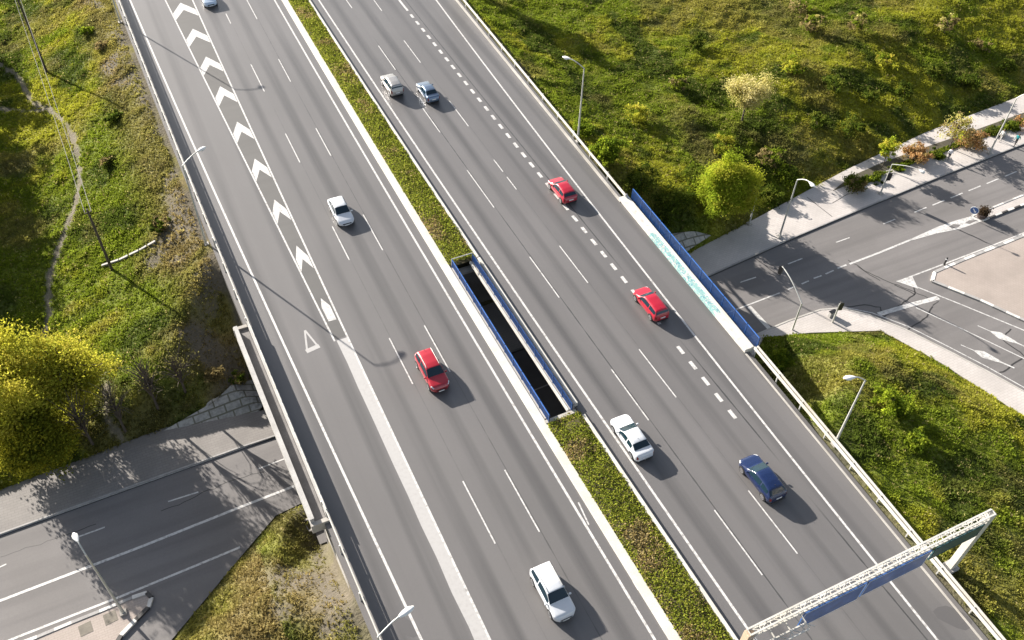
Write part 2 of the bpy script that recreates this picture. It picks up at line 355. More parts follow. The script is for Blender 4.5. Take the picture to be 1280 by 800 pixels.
# ground colour: what grows or lies there, plus some shade on the left mound
C_G = np.array([[.19, .24, .024], [.33, .335, .036], [.095, .13, .02], [.27, .215, .085], [.24, .21, .165], [.115, .10, .084]])
def cover(x, y):
    """0..1 weights: bare soil, dry growth, yellow-green, dark green with mound shade"""
    xl = np.interp(y, YS, XLs)-.9; left = x < 20; north = y > 50; dl = xl-x; xr = np.interp(y, YS, XRs)
    pth = np.minimum(np.minimum(dline(x, y, PATH)+.12, dline(x, y, PATH2)+.2), dline(x, y, PATH3)+.1)
    jit = (vnoise(x, y, 1.2, 21)-.5)*.5
    path = np.clip((.62-pth+jit)/.3, 0, 1)
    a = fbm(x, y, 7, 31); b = fbm(x, y, 2.2, 35, 3); c = fbm(x, y, 14, 41)
    dirt = np.where(left & (dl > -1), np.clip((3.4+16*(a-.5)-dl)/1.6, 0, 1)*np.clip((b-.3)*4, 0, .9), 0)
    dirt = np.maximum(dirt, np.where((~left) & (x-xr < .9), .7, 0))
    dirt = np.maximum(dirt, np.where(left & (~north), np.clip((a-.60)*7, 0, 1)*.35+np.clip((1.8-dl+2*(a-.5))/1.0, 0, 1)*.7, 0))
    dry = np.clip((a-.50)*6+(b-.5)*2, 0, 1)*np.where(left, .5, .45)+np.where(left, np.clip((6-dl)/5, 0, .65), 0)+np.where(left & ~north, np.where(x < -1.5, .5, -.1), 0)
    yel = np.clip((c-.46)*6+(b-.5)*3, 0, 1); dark = np.clip((.47-fbm(x, y, 4.5, 51, 4))*9+np.where(left & ~north & (x < -1.5), .6, 0), 0, 1)  # left mound's west flank: dried growth, plus shade put into its colour
    return path, np.clip(dirt, 0, 1), np.clip(dry, 0, 1), yel, dark
def covercol(x, y):
    path, dirt, dry, yel, dark = [q[:, None] for q in cover(x, y)]
    c = C_G[0]*(1-yel)+C_G[1]*yel; c = c*(1-dark)+C_G[2]*dark; c = c*(1-dry)+C_G[3]*dry
    return c, path, dirt
gx = np.unique(np.concatenate([np.arange(-400, -48, 16.), np.arange(-48, 6, .5), np.arange(6, 43, 1.5), np.arange(43, 140, .55), np.arange(140, 420, 14.)]))
gy = np.unique(np.concatenate([np.arange(-200, -6, 10.), np.arange(-6, 135, .55), np.arange(135, 190, 1.5), np.arange(190, 600, 16.)]))
X, Y = np.meshgrid(gx, gy); xs, ys = X.ravel(), Y.ravel(); zs = height(xs, ys)
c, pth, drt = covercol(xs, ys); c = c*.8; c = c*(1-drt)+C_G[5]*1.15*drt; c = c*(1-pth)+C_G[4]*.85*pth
nx, ny = len(gx), len(gy); ii = (np.arange(ny-1)[:, None]*nx+np.arange(nx-1)[None]).ravel()
tag(npmesh('ground', np.c_[xs, ys, zs], np.c_[ii, ii+1, ii+nx+1, ii+nx], M['soil'], smooth=True, col=c), kind='structure')
MB().flat([(-3000, -3000), (3000, -3000), (3000, 3000), (-3000, 3000)], -9).build('far_ground', M['conc_d'])
bpy.data.objects['far_ground']['kind'] = 'structure'

# ------------------------------------------------------------------ highway
def carriageway(name, xa, xb, ref):
    ysl = np.unique(np.concatenate([np.arange(Y0, Y1+.1, 3.0), [SP0, SP1]])); V = []; lane = []; k = 13
    for y in ysl:
        a, b = xa(y), xb(y)
        for j in range(k): x = a+(b-a)*j/(k-1); V.append((x, y, 0)); lane.append(x-ref(y))
    n = len(ysl); nb = len(V); F = [(i*k+j, i*k+j+1, (i+1)*k+j+1, (i+1)*k+j) for i in range(n-1) for j in range(k-1)]
    for i, y in enumerate(ysl):     # slab edges, deep on the span
        V += [(xa(y), y, -1.15), (xb(y), y, -1.15)]; lane += [0, 0]
    for i in range(n-1):
        p, q = nb+2*i, nb+2*(i+1); F += [(i*k, (i+1)*k, q, p), (i*k+k-1, p+1, q+1, (i+1)*k+k-1), (p, q, q+1, p+1)]
    o = npmesh(name, V, F, M['hwy']); a = o.data.attributes.new('lane', 'FLOAT', 'POINT'); a.data.foreach_set('value', np.array(lane, np.float32)); o['kind'] = 'structure'; return o
carriageway('road_carriageway', lambda y: XLB(y)-.35, XSR, XC)
carriageway('road_carriageway', lambda y: XMR(y)-.05, lambda y: XRB(y)-.25, XD)
# dark patch of the painted gore
g = MB(); yy = np.linspace(56.2, 135, 30)
g.add([(XBL(y), y, .004) for y in yy]+[(XB(y), y, .004) for y in yy], [(i, 30+i, 31+i, i+1) for i in range(29)]); g.build('road_gore', M['gore'], bevel=-1)['kind'] = 'structure'
# markings
mk = MB(); Z = .008
mk.strip(yline(XA, Y0, Y1), .20, Z); mk.strip(yline(XC, Y0, Y1), .20, Z); mk.strip(yline(XD, Y0, Y1), .20, Z); mk.strip(yline(XE, Y0, Y1), .19, Z)
mk.strip(yline(XB, Y0, Y1), .17, Z); mk.strip(yline(XBL, 56.0, Y1), .16, Z)
tips = [140.5, 132.4, 124.6, 116.9, 109.3, 101.8, 93.6, 85.8, 77.95, 69.95]
for t in tips:
    a, b = XBL(t-2)+.16, XB(t-2)-.16; m_ = (a+b)/2; ar = 1.5+.36*(b-a); th = 2.15
    mk.flat([(m_, t), (a, t-ar), (a, t-ar-th*.9), (m_, t-th)], Z); mk.flat([(m_, t), (m_, t-th), (b, t-ar-th*.9), (b, t-ar)], Z)
a, b = XBL(60)+.3, XB(60)-.25; mk.flat([((a+b)/2-.1, 61.8), (a, 60.6), (a+.05, 58.6), (b, 58.55), (b, 60.5)], Z)
for i in range(27): pass
yy = np.linspace(Y0, 56, 28); wd = lambda y: 1.0
mkw = MB(); mkw.add([(XB(y)-1.02+.06*math.sin(y), y, Z-.002) for y in yy]+[(XB(y)+.085, y, Z-.002) for y in yy], [(i, 28+i, 29+i, i+1) for i in range(27)])
mkw.build('road_marking_broad_line', M['paint2'], bevel=-1)['kind'] = 'structure'
def dashes(fn, ends, dx, wdt=.115):
    for a, b in ends: mk.strip([(fn(a)+dx, a), (fn((a+b)/2)+dx, (a+b)/2), (fn(b)+dx, b)], wdt, Z)
def ypx(P): return [(at(*a)[1], at(*b)[1]) for a, b in P]
dashes(XC, ypx([((308, 0), (321, 24)), ((348, 74), (363, 102)), ((396, 160), (413, 195)), ((455, 268), (478, 313)), ((530, 407), (562, 465)), ((629, 588), (674, 665))])+[(12.5, 19.2), (-5, 1.5), (133, 138.5)], -3.5)
dashes(XC, ypx([((283, 17), (290, 29)), ((315, 80), (332, 114)), ((357, 167), (375, 203)), ((415, 283), (437, 325)), ((486, 423), (516, 480)), ((577, 602), (618, 680))])+[(13.5, 20), (134, 139.5)], -7.0)
dashes(XD, ypx([((474, 57), (495, 87)), ((530, 135), (551.5, 165)), ((585, 212.6), (617, 259.5)), ((661, 321.3), (698, 372.3)), ((763.9, 461.7), (810.5, 525.5)), ((892, 638), (952.5, 719))])+[(114, 118.5), (4, 10.2)], 3.5)
dashes(XD, ypx([((465, 0), (475.6, 14)), ((505.3, 50.6), (525, 78.4)), ((563.4, 125.6), (585, 158)), ((616, 200), (628, 215)), ((631, 222), (645, 237)), ((697, 308), (734, 354)), ((798, 437), (846, 496.5)), ((936, 613), (997, 692))])+[(4, 10.4)], 7.0)
mk3 = fit([(514, 18), (571, 89), (656, 197), (731, 290), (781, 352), (868.5, 459), (919.5, 520.5)], 1)
mk.strip([(mk3(113.6), 113.6), (mk3(110.3), 110.3)], .3, Z); mk.strip([(mk3(124), 124), (mk3(118), 118)], .3, Z)
y = 109.2
while y > 33:
    if not (43.5 < y < 44.9): mk.strip([(mk3(y), y), (mk3(y-1.0), y-1.0)], .34, Z)
    y -= 2.02
tri = ats([(381, 413), (383, 440), (398, 433)]); (ax, ay, _), (bx, by, _), (cx, cy, _) = tri
mkt = MB(); mkt.strip([(ax, ay), (bx+.1, by+.1)], .17, Z); mkt.strip([(ax+.02, ay), (cx-.05, cy+.1)], .17, Z+.001); mkt.strip([(bx, by+.05), (cx+.1, cy+.05)], .5, Z+.002); mkt.build('road_marking_triangle', M['paint2'], bevel=-1)['kind'] = 'structure'
mk.strip(ats([(723, 628), (736, 656)]), .12, Z); mk.strip([(XSL(y)+.02, y) for y in (23.4, 24.2)], .1, Z)
mk.build('road_markings', M['paint'], bevel=-1)['kind'] = 'structure'

pa = MB()  # two cast shadows without a caster, painted as flat dark shapes on the road
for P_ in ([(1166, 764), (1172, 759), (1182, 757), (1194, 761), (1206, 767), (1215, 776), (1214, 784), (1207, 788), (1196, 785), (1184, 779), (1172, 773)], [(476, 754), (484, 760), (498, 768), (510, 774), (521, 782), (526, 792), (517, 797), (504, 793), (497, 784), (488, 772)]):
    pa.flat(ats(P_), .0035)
pa.build('road_painted_shadow', mat('shadow_on_asphalt', (.092, .088, .088), .45), bevel=-1)['kind'] = 'structure'
# median: whitewashed kerbs both sides of the planting, the gap open over the street
k = MB(); k.wall([(XC(y)+1.28, y) for y in np.arange(Y0, Y1, 5)], .8, -.3, .12); k.build('kerb_median', M['conc_w'], bevel=.02)['kind'] = 'structure'
k = MB(); k.wall([(XMR(y)+.02, y) for y in np.arange(Y0, SP0+.1, 4)], .28, -.3, .42); k.wall([(XMR(y)+.02, y) for y in np.linspace(SP1, Y1, 30)], .28, -.3, .42); k.wall([(XMR(y)+.06, y) for y in np.linspace(SP0+.1, SP1-.1, 9)], .3, -.3, .42)
k.build('kerb_median', M['conc_w'], bevel=.02)['kind'] = 'structure'
s_ = MB(); 
for a, b in ((Y0, SP0-.6), (SP1+.2, Y1)):
    yy = np.linspace(a, b, 24); s_.add([(XSR(y)-.2, y, -.06) for y in yy]+[(XMR(y)+.05, y, -.06) for y in yy], [(i, 24+i, 25+i, i+1) for i in range(23)])
s_.build('median_soil', weather('median_earth', (.09, .075, .04), .4, 1, .95, 8), bevel=-1)['kind'] = 'structure'

# ------------------------------------------------------------------ the bridge below the deck
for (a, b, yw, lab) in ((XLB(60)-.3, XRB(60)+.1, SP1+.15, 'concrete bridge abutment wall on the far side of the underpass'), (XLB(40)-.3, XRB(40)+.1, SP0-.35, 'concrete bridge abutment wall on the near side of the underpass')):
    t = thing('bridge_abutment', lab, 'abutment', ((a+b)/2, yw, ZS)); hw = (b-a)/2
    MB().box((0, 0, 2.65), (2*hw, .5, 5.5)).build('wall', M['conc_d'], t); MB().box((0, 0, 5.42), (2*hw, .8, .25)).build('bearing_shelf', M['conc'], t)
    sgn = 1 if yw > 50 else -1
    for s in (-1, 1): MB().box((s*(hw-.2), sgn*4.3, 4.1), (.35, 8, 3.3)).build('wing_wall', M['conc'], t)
for x in (10.0, 18.5, 31.5, 39.5):
    break
# left edge of the bridge: outer coping, walkway, guard rail on the inside
def rail_beam(mb, fn, a, b, dx, z, wd=.1, h=.3, step=2.0):
    mb.wall(yline(fn, a, b, step, dx), wd, z-h/2, z+h/2)
def guard_rail(lab, fn, a, b, dx, side, top=True, low=False, mt='steel_w', post=4.0, h=.75, group=None):
    t = thing('guard_rail', lab, 'guard rail', (0, 0, 0), 0, group)
    m = MB()
    ln = yline(fn, a, b, 2.0, dx)
    if top: m.wall(ln, .05, .2, .56)
    for zz, ww in ((h+.09, .08), (h-.09, .08)): m.wall(ln, ww, zz-.07, zz+.07)
    m.wall([(p[0]-.03*side, p[1]) for p in ln], .05, h-.04, h+.04); m.build('rail', M['steel_d' if top else mt], t)
    if top: q = MB(); q.wall([(p[0]+side*.1, p[1]) for p in ln], .08, 1.12, 1.26); q.build('top_rail', M[mt], t)
    if low: q = MB(); q.wall([(p[0]+side*.34, p[1]) for p in ln], .14, h-.12, h+.1); q.build('rear_rail', M[mt], t)
    n = int((b-a)/post)
    for i in range(n+1):
        y = a+.1+(b-a-.2)*i/n; x = fn(y)+dx+side*.17
        MB().box((0, 0, (1.2 if top else h+.05)/2-.25), (.12, .1, (1.2 if top else h+.1)+.5)).build('post', M['steel'], t).location = (x, y, 0)
    return t
guard_rail('long white steel guard rail on the left road edge beyond the bridge', XLB, SP1+.3, 150, .12, -1, True, False)
guard_rail('white steel guard rail on the left road edge in front of the bridge', XLB, -15, SP0-.6, .12, -1, True, False)
t = thing('bridge_parapet', 'pale double parapet with a narrow walkway along the left side of the bridge', 'parapet')
ya, yb = SP0-1.6, SP1+.2
q = MB(); q.wall(yline(XLB, ya, yb, 2, -1.15), .3, -1.15, .62); q.wall(yline(XLB, ya, yb, 2, -1.15), .36, .62, .72); q.build('outer_coping', M['conc_l'], t)
q = MB(); q.wall(yline(XLB, ya, yb, 2, -.55), .9, -.9, .05); q.build('walkway', M['conc_d'], t)
q = MB(); q.wall(yline(XLB, ya, yb, 2, .05), .22, 0, .85); q.wall(yline(XLB, ya, yb, 2, .05), .26, .85, .95); q.build('inner_barrier', M['conc_l'], t)
q = MB(); q.wall(yline(XLB, ya, yb, 2, .05), .06, 1.08, 1.38); q.build('hand_rail', M['steel_w'], t)
for i in range(14):
    y = ya+.3+(yb-ya-.6)*i/13; MB().box((0, 0, 1.12), (.08, .08, .34)).build('post', M['steel_w'], t).location = (XLB(y)+.05, y, 0)
MB().box((0, 0, -.35), (1.5, .35, 1.0)).build('end_block', M['conc'], t).location = (XLB(yb)-.62, yb+.16, .1)
MB().box((0, 0, -.35), (1.5, .35, 1.0)).build('end_block', M['conc'], t).location = (XLB(ya)-.62, ya-.16, .1)
# manhole frame beside the left parapet
x, y, z = ground(391, 657); t = thing('inspection_chamber', 'small square concrete chamber with grass in it at the foot of the left parapet', 'chamber', (x, y, z-.15), .1)
q = MB()
for sx, sy, a, b in ((0, .55, 1.3, .16), (0, -.55, 1.3, .16), (.57, 0, .16, .94), (-.57, 0, .16, .94)): q.box((sx, sy, .25), (a, b, .6))
q.build('rim', M['conc'], t); MB().box((0, 0, .2), (1.0, .94, .1)).build('floor', M['soil'], t)
# right edge: painted kerb wall, blue railing outside it
t = thing('bridge_parapet', 'low white parapet with turquoise graffiti along the right side of the bridge', 'parapet')
q = MB(); q.wall(yline(XRB, SP0-.9, 63.0, 2, -.44), .68, -.02, .42); q.build('graffiti_wall', M['graf'], t, bevel=.03); q = MB(); q.wall(yline(XRB, SP0-.9, 63.0, 2, -.02), .3, -1.15, .5); q.build('coping', M['conc_w'], t)
def blue_railing(lab, fn, a, b, dx, h=1.15, z0=.0, n=10, pale=False, group=None, inf=.9):
    t = thing('blue_railing', lab, 'railing', (0, 0, 0), 0, group)
    MB().wall(yline(fn, a, b, 2, dx), .07, z0+h-.07, z0+h).build('top_rail', mat('railing_blue_light', (.03, .11, .36), .4) if pale else M['blue'], t)
    MB().wall(yline(fn, a, b, 2, dx), .07, z0+.1, z0+.17).build('bottom_rail', M['blue'], t)
    for i in range(n+1):
        y = a+(b-a)*i/n; MB().box((0, 0, h/2-.1), (.09, .09, h+.2)).build('post', M['blue'], t).location = (fn(y)+dx, y, z0)
    for i in range(n):
        ya_, yb_ = a+(b-a)*i/n, a+(b-a)*(i+1)/n; m = MB(); k = max(6, int((yb_-ya_)/.13))
        for j in range(1, k):
            y = ya_+(yb_-ya_)*j/k; m.box((fn(y)+dx, y, z0+(h+.1)/2), (.035, .065, h-.2))
        m.build('panel', M['blue'], t)
    return t
blue_railing('tall blue barred railing on the outer right edge of the bridge', XRB, SP0-1.0, 62.4, .42, 1.75, -.15, 12, True)
blue_railing('blue barred railing on the left side of the median gap', lambda y: XSR(y)+.22, SP0-.5, SP1+.0, 0, 1.0, .05, 12, True, 'blue railings along the median gap')
blue_railing('blue barred railing on the right side of the median gap', lambda y: XMR(y)-.55, SP0-.2, SP1+.0, 0, .95, .05, 12, False, 'blue railings along the median gap')
t = thing('edge_beam', 'white concrete edge beam on the right rim of the median gap', 'edge beam'); q = MB(); q.wall(yline(XMR, SP0, SP1, 2, -.8), .17, -.16, .1); q.build('beam', M['conc_w'], t); q = MB(); q.wall(yline(XMR, SP0, SP1, 2, -.42), .6, -.25, .02); q.build('walkway', M['conc'], t)
t = thing('edge_beam', 'grey concrete ledge on the left rim of the median gap below its blue railing', 'edge beam'); q = MB(); q.wall(yline(XSR, SP0, SP1, 2, .22), .5, -1.0, .03); q.build('beam', M['conc'], t)
# end rails and walls of the gap
for yv, lab, dz in ((SP1+.12, 'white tubular end rail at the far end of the median gap', 0), (SP0-.4, 'low concrete end wall at the near end of the median gap', 1)):
    a, b = XSR(yv)+.2, XMR(yv)-.5
    if dz == 0:
        t = thing('end_rail', lab, 'railing', (0, yv, 0)); MB().tube([(a, 0, 0), (a, 0, 1.02), (b, 0, 1.02), (b, 0, 0)], .045).build('rail', M['steel'], t)
    else:
        t = thing('end_wall', lab, 'wall', (0, yv, 0)); MB().box(((a+b)/2, 0, -.3), (b-a+.6, .35, .9)).build('wall', M['conc'], t)
# guard rails on the right edge
guard_rail('long white guard rail on the right road edge beyond the bridge beside the meadow', XRB, 62.6, 150, -.3, 1, False, False, post=4)
guard_rail('white double guard rail on the right road edge passing under the sign gantry', XRB, -12, SP0-1.2, -.1, 1, False, True, post=3.2)
gk = MB(); gk.wall(yline(XRB, 62.6, 150, 3, -.75), .3, -.1, .1); gk.wall(yline(XRB, -20, SP0-1, 3, -.72), .16, -.1, .05); gk.build('kerb_verge', M['conc'], bevel=-1)['kind'] = 'structure'

# ------------------------------------------------------------------ the street below
st = MB(); st.flat([(-119, 59.9), (-20.5, 56.7), (-6.4, 57.5), (2.4, 56.5), (3.1, 60.2), (44.9, 60.2), (47.5, 58.1), (51.4, 57.9), (62, 59.7), (77.5, 62.7), (92.4, 64.8), (111, 66.1), (300, 76), (300, -50), (76, -50), (72.1, 0), (70.1, 15), (68, 25.8), (65.7, 34), (63, 40.4), (55.9, 43.2), (51.1, 44.7), (44.9, 40.6), (3.1, 40.6), (3.0, 45.1), (.5, 44.8), (-3.3, 42.1), (-9.6, 37.5), (-16, 31.1), (-25, 18.1), (-40, -50), (-119, -50)], ZS-.004)
st.build('road_street', M['street'])['kind'] = 'structure'
NK = [at(0, 668, ZS), at(150, 614, ZS), at(300, 560, ZS), at(345, 545, ZS)]
NKR = [at(*p, ZS) for p in [(860, 357), (890, 343), (990, 298), (1092, 255), (1180, 219), (1290, 176)]]
nkline = [(-118, NK[0][1]+.2)]+[p[:2] for p in NK]+[(20, 53.2), (40, 53.4)]+[p[:2] for p in NKR[1:]]+[(160, 62), (290, 70)]
nkL = [p for p in nkline if p[0] < 21]; nkR = [p for p in nkline if p[0] > 19]
MB().prism(nkL+[(20, 60.2), (3.1, 60.2), (2.4, 56.9), (-6.4, 58.0), (-20.5, 57.1), (-118, 60.4)], ZS-.1, ZS+.12).build('pavement_north', M['pave_g'])['kind'] = 'structure'
MB().prism(nkR+[(290, 77.0), (111, 66.6), (92.4, 65.3), (77.5, 63.2), (62, 60.2), (51.4, 58.3), (47.5, 58.6), (44.9, 60.2), (20, 60.2)], ZS-.1, ZS+.12).build('pavement_north', M['pave'])['kind'] = 'structure'
kb = MB(); kb.wall(nkline, .16, ZS-.1, ZS+.14); kb.build('kerb_north', M['kerb'])['kind'] = 'structure'
gt = MB(); gt.strip(offset(nkline, -.16), .16, ZS+.004); gt.build('gutter_north', mat('gutter_asphalt', (.065, .062, .062), .85), bevel=-1)['kind'] = 'structure'
# south right: kerb, pavement and verge round the grass wedge
SKR = [at(*p, ZS) for p in [(950, 417), (985, 402), (1025, 388), (1050, 386), (1085, 394), (1130, 412), (1180, 437), (1230, 463), (1290, 496)]]
skin = [(64.2, 28.0), (66.8, 20)]
sk = [(46, SKR[0][1]-.3)]+[p[:2] for p in SKR]
pv = MB(); pv.prism(sk+[(80, 22), (78, 0), (72.4, 0), (70.3, 15), (68.1, 25.8), (65.8, 34.1), (63.0, 40.5), (55.9, 43.3), (51.1, 44.8), (46, 41)], ZS-.1, ZS+.12) if False else None
pv.prism(sk+[(SKR[-1][0]+3, 15), (SKR[-1][0]+3, 2), (71.8, 0), (69.8, 15), (67.7, 25.8), (65.4, 34), (62.8, 40.1), (55.9, 42.9), (51.1, 44.3), (46, 41)], ZS-.1, ZS+.12)
pv.build('pavement_wedge', M['pave'])['kind'] = 'structure'
kb = MB(); kb.wall(sk, .18, ZS-.1, ZS+.145); kb.build('kerb_wedge', M['conc'])['kind'] = 'structure'
# pink plaza on the right
PZ = [at(*p, ZS) for p in [(1165, 352), (1168, 341), (1205, 325), (1290, 291)]]; PZ2 = [at(*p, ZS) for p in [(1290, 406), (1225, 376)]]
plaza = [p[:2] for p in PZ]+[(PZ[-1][0]+60, PZ[-1][1]+3), (PZ2[0][0]+60, PZ2[0][1]-50)]+[p[:2] for p in PZ2]
MB().prism(plaza, ZS-.1, ZS+.13).build('pavement_plaza', M['pave_p'])['kind'] = 'structure'
def striped_kerb(name, line, seg, mats, wd=.3, h=.17, duty=.5):
    P = [np.array(p[:2]) for p in line]; acc = []; Lg = 0
    q = {0: MB(), 1: MB()}; i = 0; carry = 0; idx = 0
    for a, b in zip(P[:-1], P[1:]):
        d = np.linalg.norm(b-a); n = max(1, round(d/seg))
        for j in range(n):
            q[idx % 2].wall([a+(b-a)*j/n, a+(b-a)*(j+1)/n], wd, ZS-.1, ZS+h); idx += 1
    for k_ in (0, 1): q[k_].build(name, mats[k_])['kind'] = 'structure'
striped_kerb('kerb_plaza', [PZ[3], PZ[2], PZ[1], PZ[0], at(1225, 376, ZS), at(1290, 406, ZS)], 1.55, (M['kerb_w'], M['kerb']), .34)
# left: island in the corner and its striped kerb
IL = [at(*p, ZS) for p in [(-20, 822), (47, 797), (90, 779), (125, 765), (166, 748), (184, 742)]]; IR = [at(*p, ZS) for p in [(190, 748), (186, 760), (170, 776), (152, 795), (140, 815)]]
MB().prism([p[:2] for p in IL+IR]+[(IR[-1][0]-1, 25), (-30, 25), (-40, IL[0][1])], ZS-.1, ZS+.12).build('pavement_island', M['pave_p'])['kind'] = 'structure'
striped_kerb('kerb_island', [IL[0], IL[1], IL[2], IL[3], IL[4]], 1.5, (M['kerb_w'], M['kerb']), .26)
striped_kerb('kerb_island', [IL[4], IL[5]]+IR, 1.1, (M['kerb_w'], M['kerb_k']), .32, .2)
for px, py in ((107, 786), (138, 772)):
    x, y, z = at(px, py, ZS+.125); MB().box((x, y, z), (.95, .95, .02), .1).build('pavement_inset', weather('tree_pit_soil', (.17, .15, .12), .3, 2))['kind'] = 'structure'
# traffic island on the right with a striped rim
TI = [at(*p, ZS) for p in [(1216, 270), (1290, 240)]]; TI2 = [at(*p, ZS) for p in [(1290, 252), (1228, 276)]]
MB().prism([p[:2] for p in TI+TI2], ZS-.1, ZS+.1).build('pavement_traffic_island', M['pave'])['kind'] = 'structure'
striped_kerb('kerb_traffic_island', TI2, 1.0, (M['kerb_k'], M['kerb_w']), .22, .14); striped_kerb('kerb_traffic_island', TI, 1.6, (M['kerb_w'], M['kerb']), .22, .14)
# street markings
sm = MB(); so_ = MB(); zz = ZS+.006
def sl(P, wd, m=sm, z=None): m.strip(ats(P, ZS), wd, zz if z is None else z)
sl([(-40, 768), (0, 751), (180, 682), (300, 634), (372, 606)], .24); sl([(-40, 822), (20, 797), (150, 746), (240, 709), (300, 684)], .2)
sl([(210, 627), (248, 615)], .14); sl([(323, 586), (357, 573)], .14); sl([(98, 671), (131, 659)], .14); sl([(-15, 716), (8, 705)], .12, so_)
sl([(0, 669), (150, 615), (340, 547)], .1, so_, ZS+.012)
a = at(372, 606, ZS); b = at(917, 388, ZS); sm.strip([a[:2], b[:2]], .15, zz); sm.strip([(5, 49.6), (12, 49.8)], .14, zz); sm.strip([(22, 50.2), (26, 50.4)], .14, zz)
sl([(917, 388), (975, 366)], .15); sl([(936, 383), (962, 411)], .5, so_, ZS+.010); sl([(925, 353), (945, 346.5)], .14); sl([(985, 330), (1003, 323)], .14); sl([(1045, 303), (1062, 297)], .13); sl([(1104, 280), (1119, 274)], .13)
for a_, b_ in (((985, 362), (993, 358)), ((1002, 355), (1011, 351)), ((1017, 348), (1027, 344.5)), ((1032, 342.5), (1042, 338))): sl([a_, b_], .16)
for i in range(12):
    a = np.array([1143, 265.5])+i*np.array([22.6, -9.0]); sl([tuple(a), tuple(a+np.array([15, -6.2]))], .16)
sl([(1047, 335.5), (1058, 331)], .2); sl([(1062, 330), (1100, 315.5), (1140, 299)], .24)
nose = ats([(1140, 300.5), (1140, 298), (1172, 283.5), (1195, 275.5), (1215, 270), (1228, 276.5), (1200, 286), (1170, 292)], ZS); sm.flat(nose, zz)
so_2 = MB(); so_2.flat(ats([(1186, 283), (1192, 280), (1201, 281), (1198, 284), (1190, 286)], ZS), zz+.004); so_2.flat(ats([(1206, 279), (1211, 275.5), (1223, 275), (1212, 280)], ZS), zz+.004); so_2.build('road_marking_gaps', M['street'], bevel=-1)['kind'] = 'structure'
sl([(1127, 350), (1180, 330), (1240, 307), (1290, 287)], .16); sm.flat(ats([(1120, 351.5), (1140, 345), (1148, 361)], ZS), zz+.002)
sl([(1147, 359), (1200, 380), (1290, 417)], .15); sl([(1098, 393), (1135, 382), (1173, 372)], .55)
sl([(1145, 384.5), (1200, 410), (1290, 453)], .13); sl([(1046, 390), (1085, 398), (1130, 416), (1180, 441), (1230, 468), (1290, 501)], .12) if False else None
sl([(1052, 383.5), (1090, 391), (1135, 408), (1185, 433), (1235, 459), (1290, 490)], .12)
for (ax_, ay_), (bx_, by_) in (((1222, 407), (1290, 437)), ((1201, 431), (1268, 460))):
    A, B = np.array(at(ax_, ay_, ZS)[:2]), np.array(at(bx_, by_, ZS)[:2]); d = (B-A)/np.linalg.norm(B-A); n = np.array([-d[1], d[0]]); LN = np.linalg.norm(B-A)
    sm.strip([A+d*1.6, B], .18, zz); sm.strip([A, A+d*1.7], .10, zz); sm.flat([A+d*1.2, A+d*2.2+n*.5, A+d*3.7+n*.22, A+d*4.3, A+d*3.4-n*.28, A+d*2.3-n*.52], zz+.002)
sm.build('street_markings', M['paint'], bevel=-1)['kind'] = 'structure'; so_.build('street_markings_faded', M['paint_old'], bevel=-1)['kind'] = 'structure'
# sealed cracks
ck = MB(); zc = ZS+.003
def crack(P, wd=.13):
    pts = [np.array(p[:2]) for p in ats(P, ZS)]; out = []
    for a, b in zip(pts[:-1], pts[1:]):
        n = max(2, int(np.linalg.norm(b-a)/.5))
        for j in range(n): out.append(a+(b-a)*j/n+rng.normal(0, .06, 2))
    out.append(pts[-1]); ck.strip(out, wd, zc)
crack([(1104, 398), (1100, 384), (1080, 381), (1060, 384), (1045, 388)], .16); crack([(1104, 396), (1130, 378), (1144, 366), (1143, 355)], .15); crack([(1143, 368), (1118, 356)], .12); crack([(1133, 414), (1158, 396), (1166, 383)], .15)
crack([(1166, 383), (1173, 377), (1110, 352), (1080, 338), (1060, 325)], .1); crack([(1250, 467), (1278, 448)], .16); crack([(1264, 410), (1252, 424), (1275, 440), (1290, 452)], .14); crack([(1200, 288), (1234, 304)], .12)
crack([(1100, 351), (1072, 333)], .1); crack([(940, 320), (975, 345)], .1); crack([(0, 696), (50, 680), (120, 655)], .07); crack([(200, 640), (290, 600), (330, 590)], .07)
for _ in range(0): pass
ck.build('road_crack_seal', M['tar'], bevel=-1)['kind'] = 'structure'
# upper footpath on the north pavement: the planted bed between
def zone(poly, name, m, z): MB().flat([p[:2] for p in ats(poly, ZS)], z).build(name, m, bevel=-1)['kind'] = 'structure'
zone([(1040, 240), (1062, 222), (1100, 205), (1150, 187), (1200, 170), (1290, 138), (1290, 152), (1240, 170), (1180, 190), (1130, 206), (1090, 220)], 'planting_bed', weather('bed_soil', (.075, .066, .042), .35, 1, .95, 6), ZS+.135)
q = MB(); q.strip(ats([(1008, 247), (1040, 272)], ZS), .09, ZS+.126); q.strip(ats([(1040, 255), (1060, 243)], ZS), .08, ZS+.126); q.build('pavement_joint', M['tar'], bevel=-1)['kind'] = 'structure'

# stone slopes beside the bridge ends
def draped(name, quad, lab, mt, nu=24, nv=10, off=.28):
    A, B, C, D = [np.array(p[:2]) for p in quad]; V = []; F = []
    for i in range(nu+1):
        for j in range(nv+1):
            p = (A*(1-i/nu)+B*i/nu)*(1-j/nv)+(D*(1-i/nu)+C*i/nu)*j/nv; V.append((p[0], p[1], gz(p[0], p[1])+off))
    for i in range(nu):
        for j in range(nv): a = i*(nv+1)+j; F.append((a, a+nv+1, a+nv+2, a+1))
    o = npmesh(name, V, F, mt); m = o.modifiers.new('thick', 'SOLIDIFY'); m.thickness = .25; m.offset = -1; return tag(o, lab, 'stone slope')
STONE_L = [ground(*p) for p in [(206, 541), (346, 512), (330, 470), (268, 505)]]; STONE_R = [ground(*p) for p in [(852, 322), (888, 297), (870, 292), (826, 297)]]
draped('stone_revetment', STONE_L, 'slope of grey stone blocks below the grass at the left end of the bridge', M['blocks'])
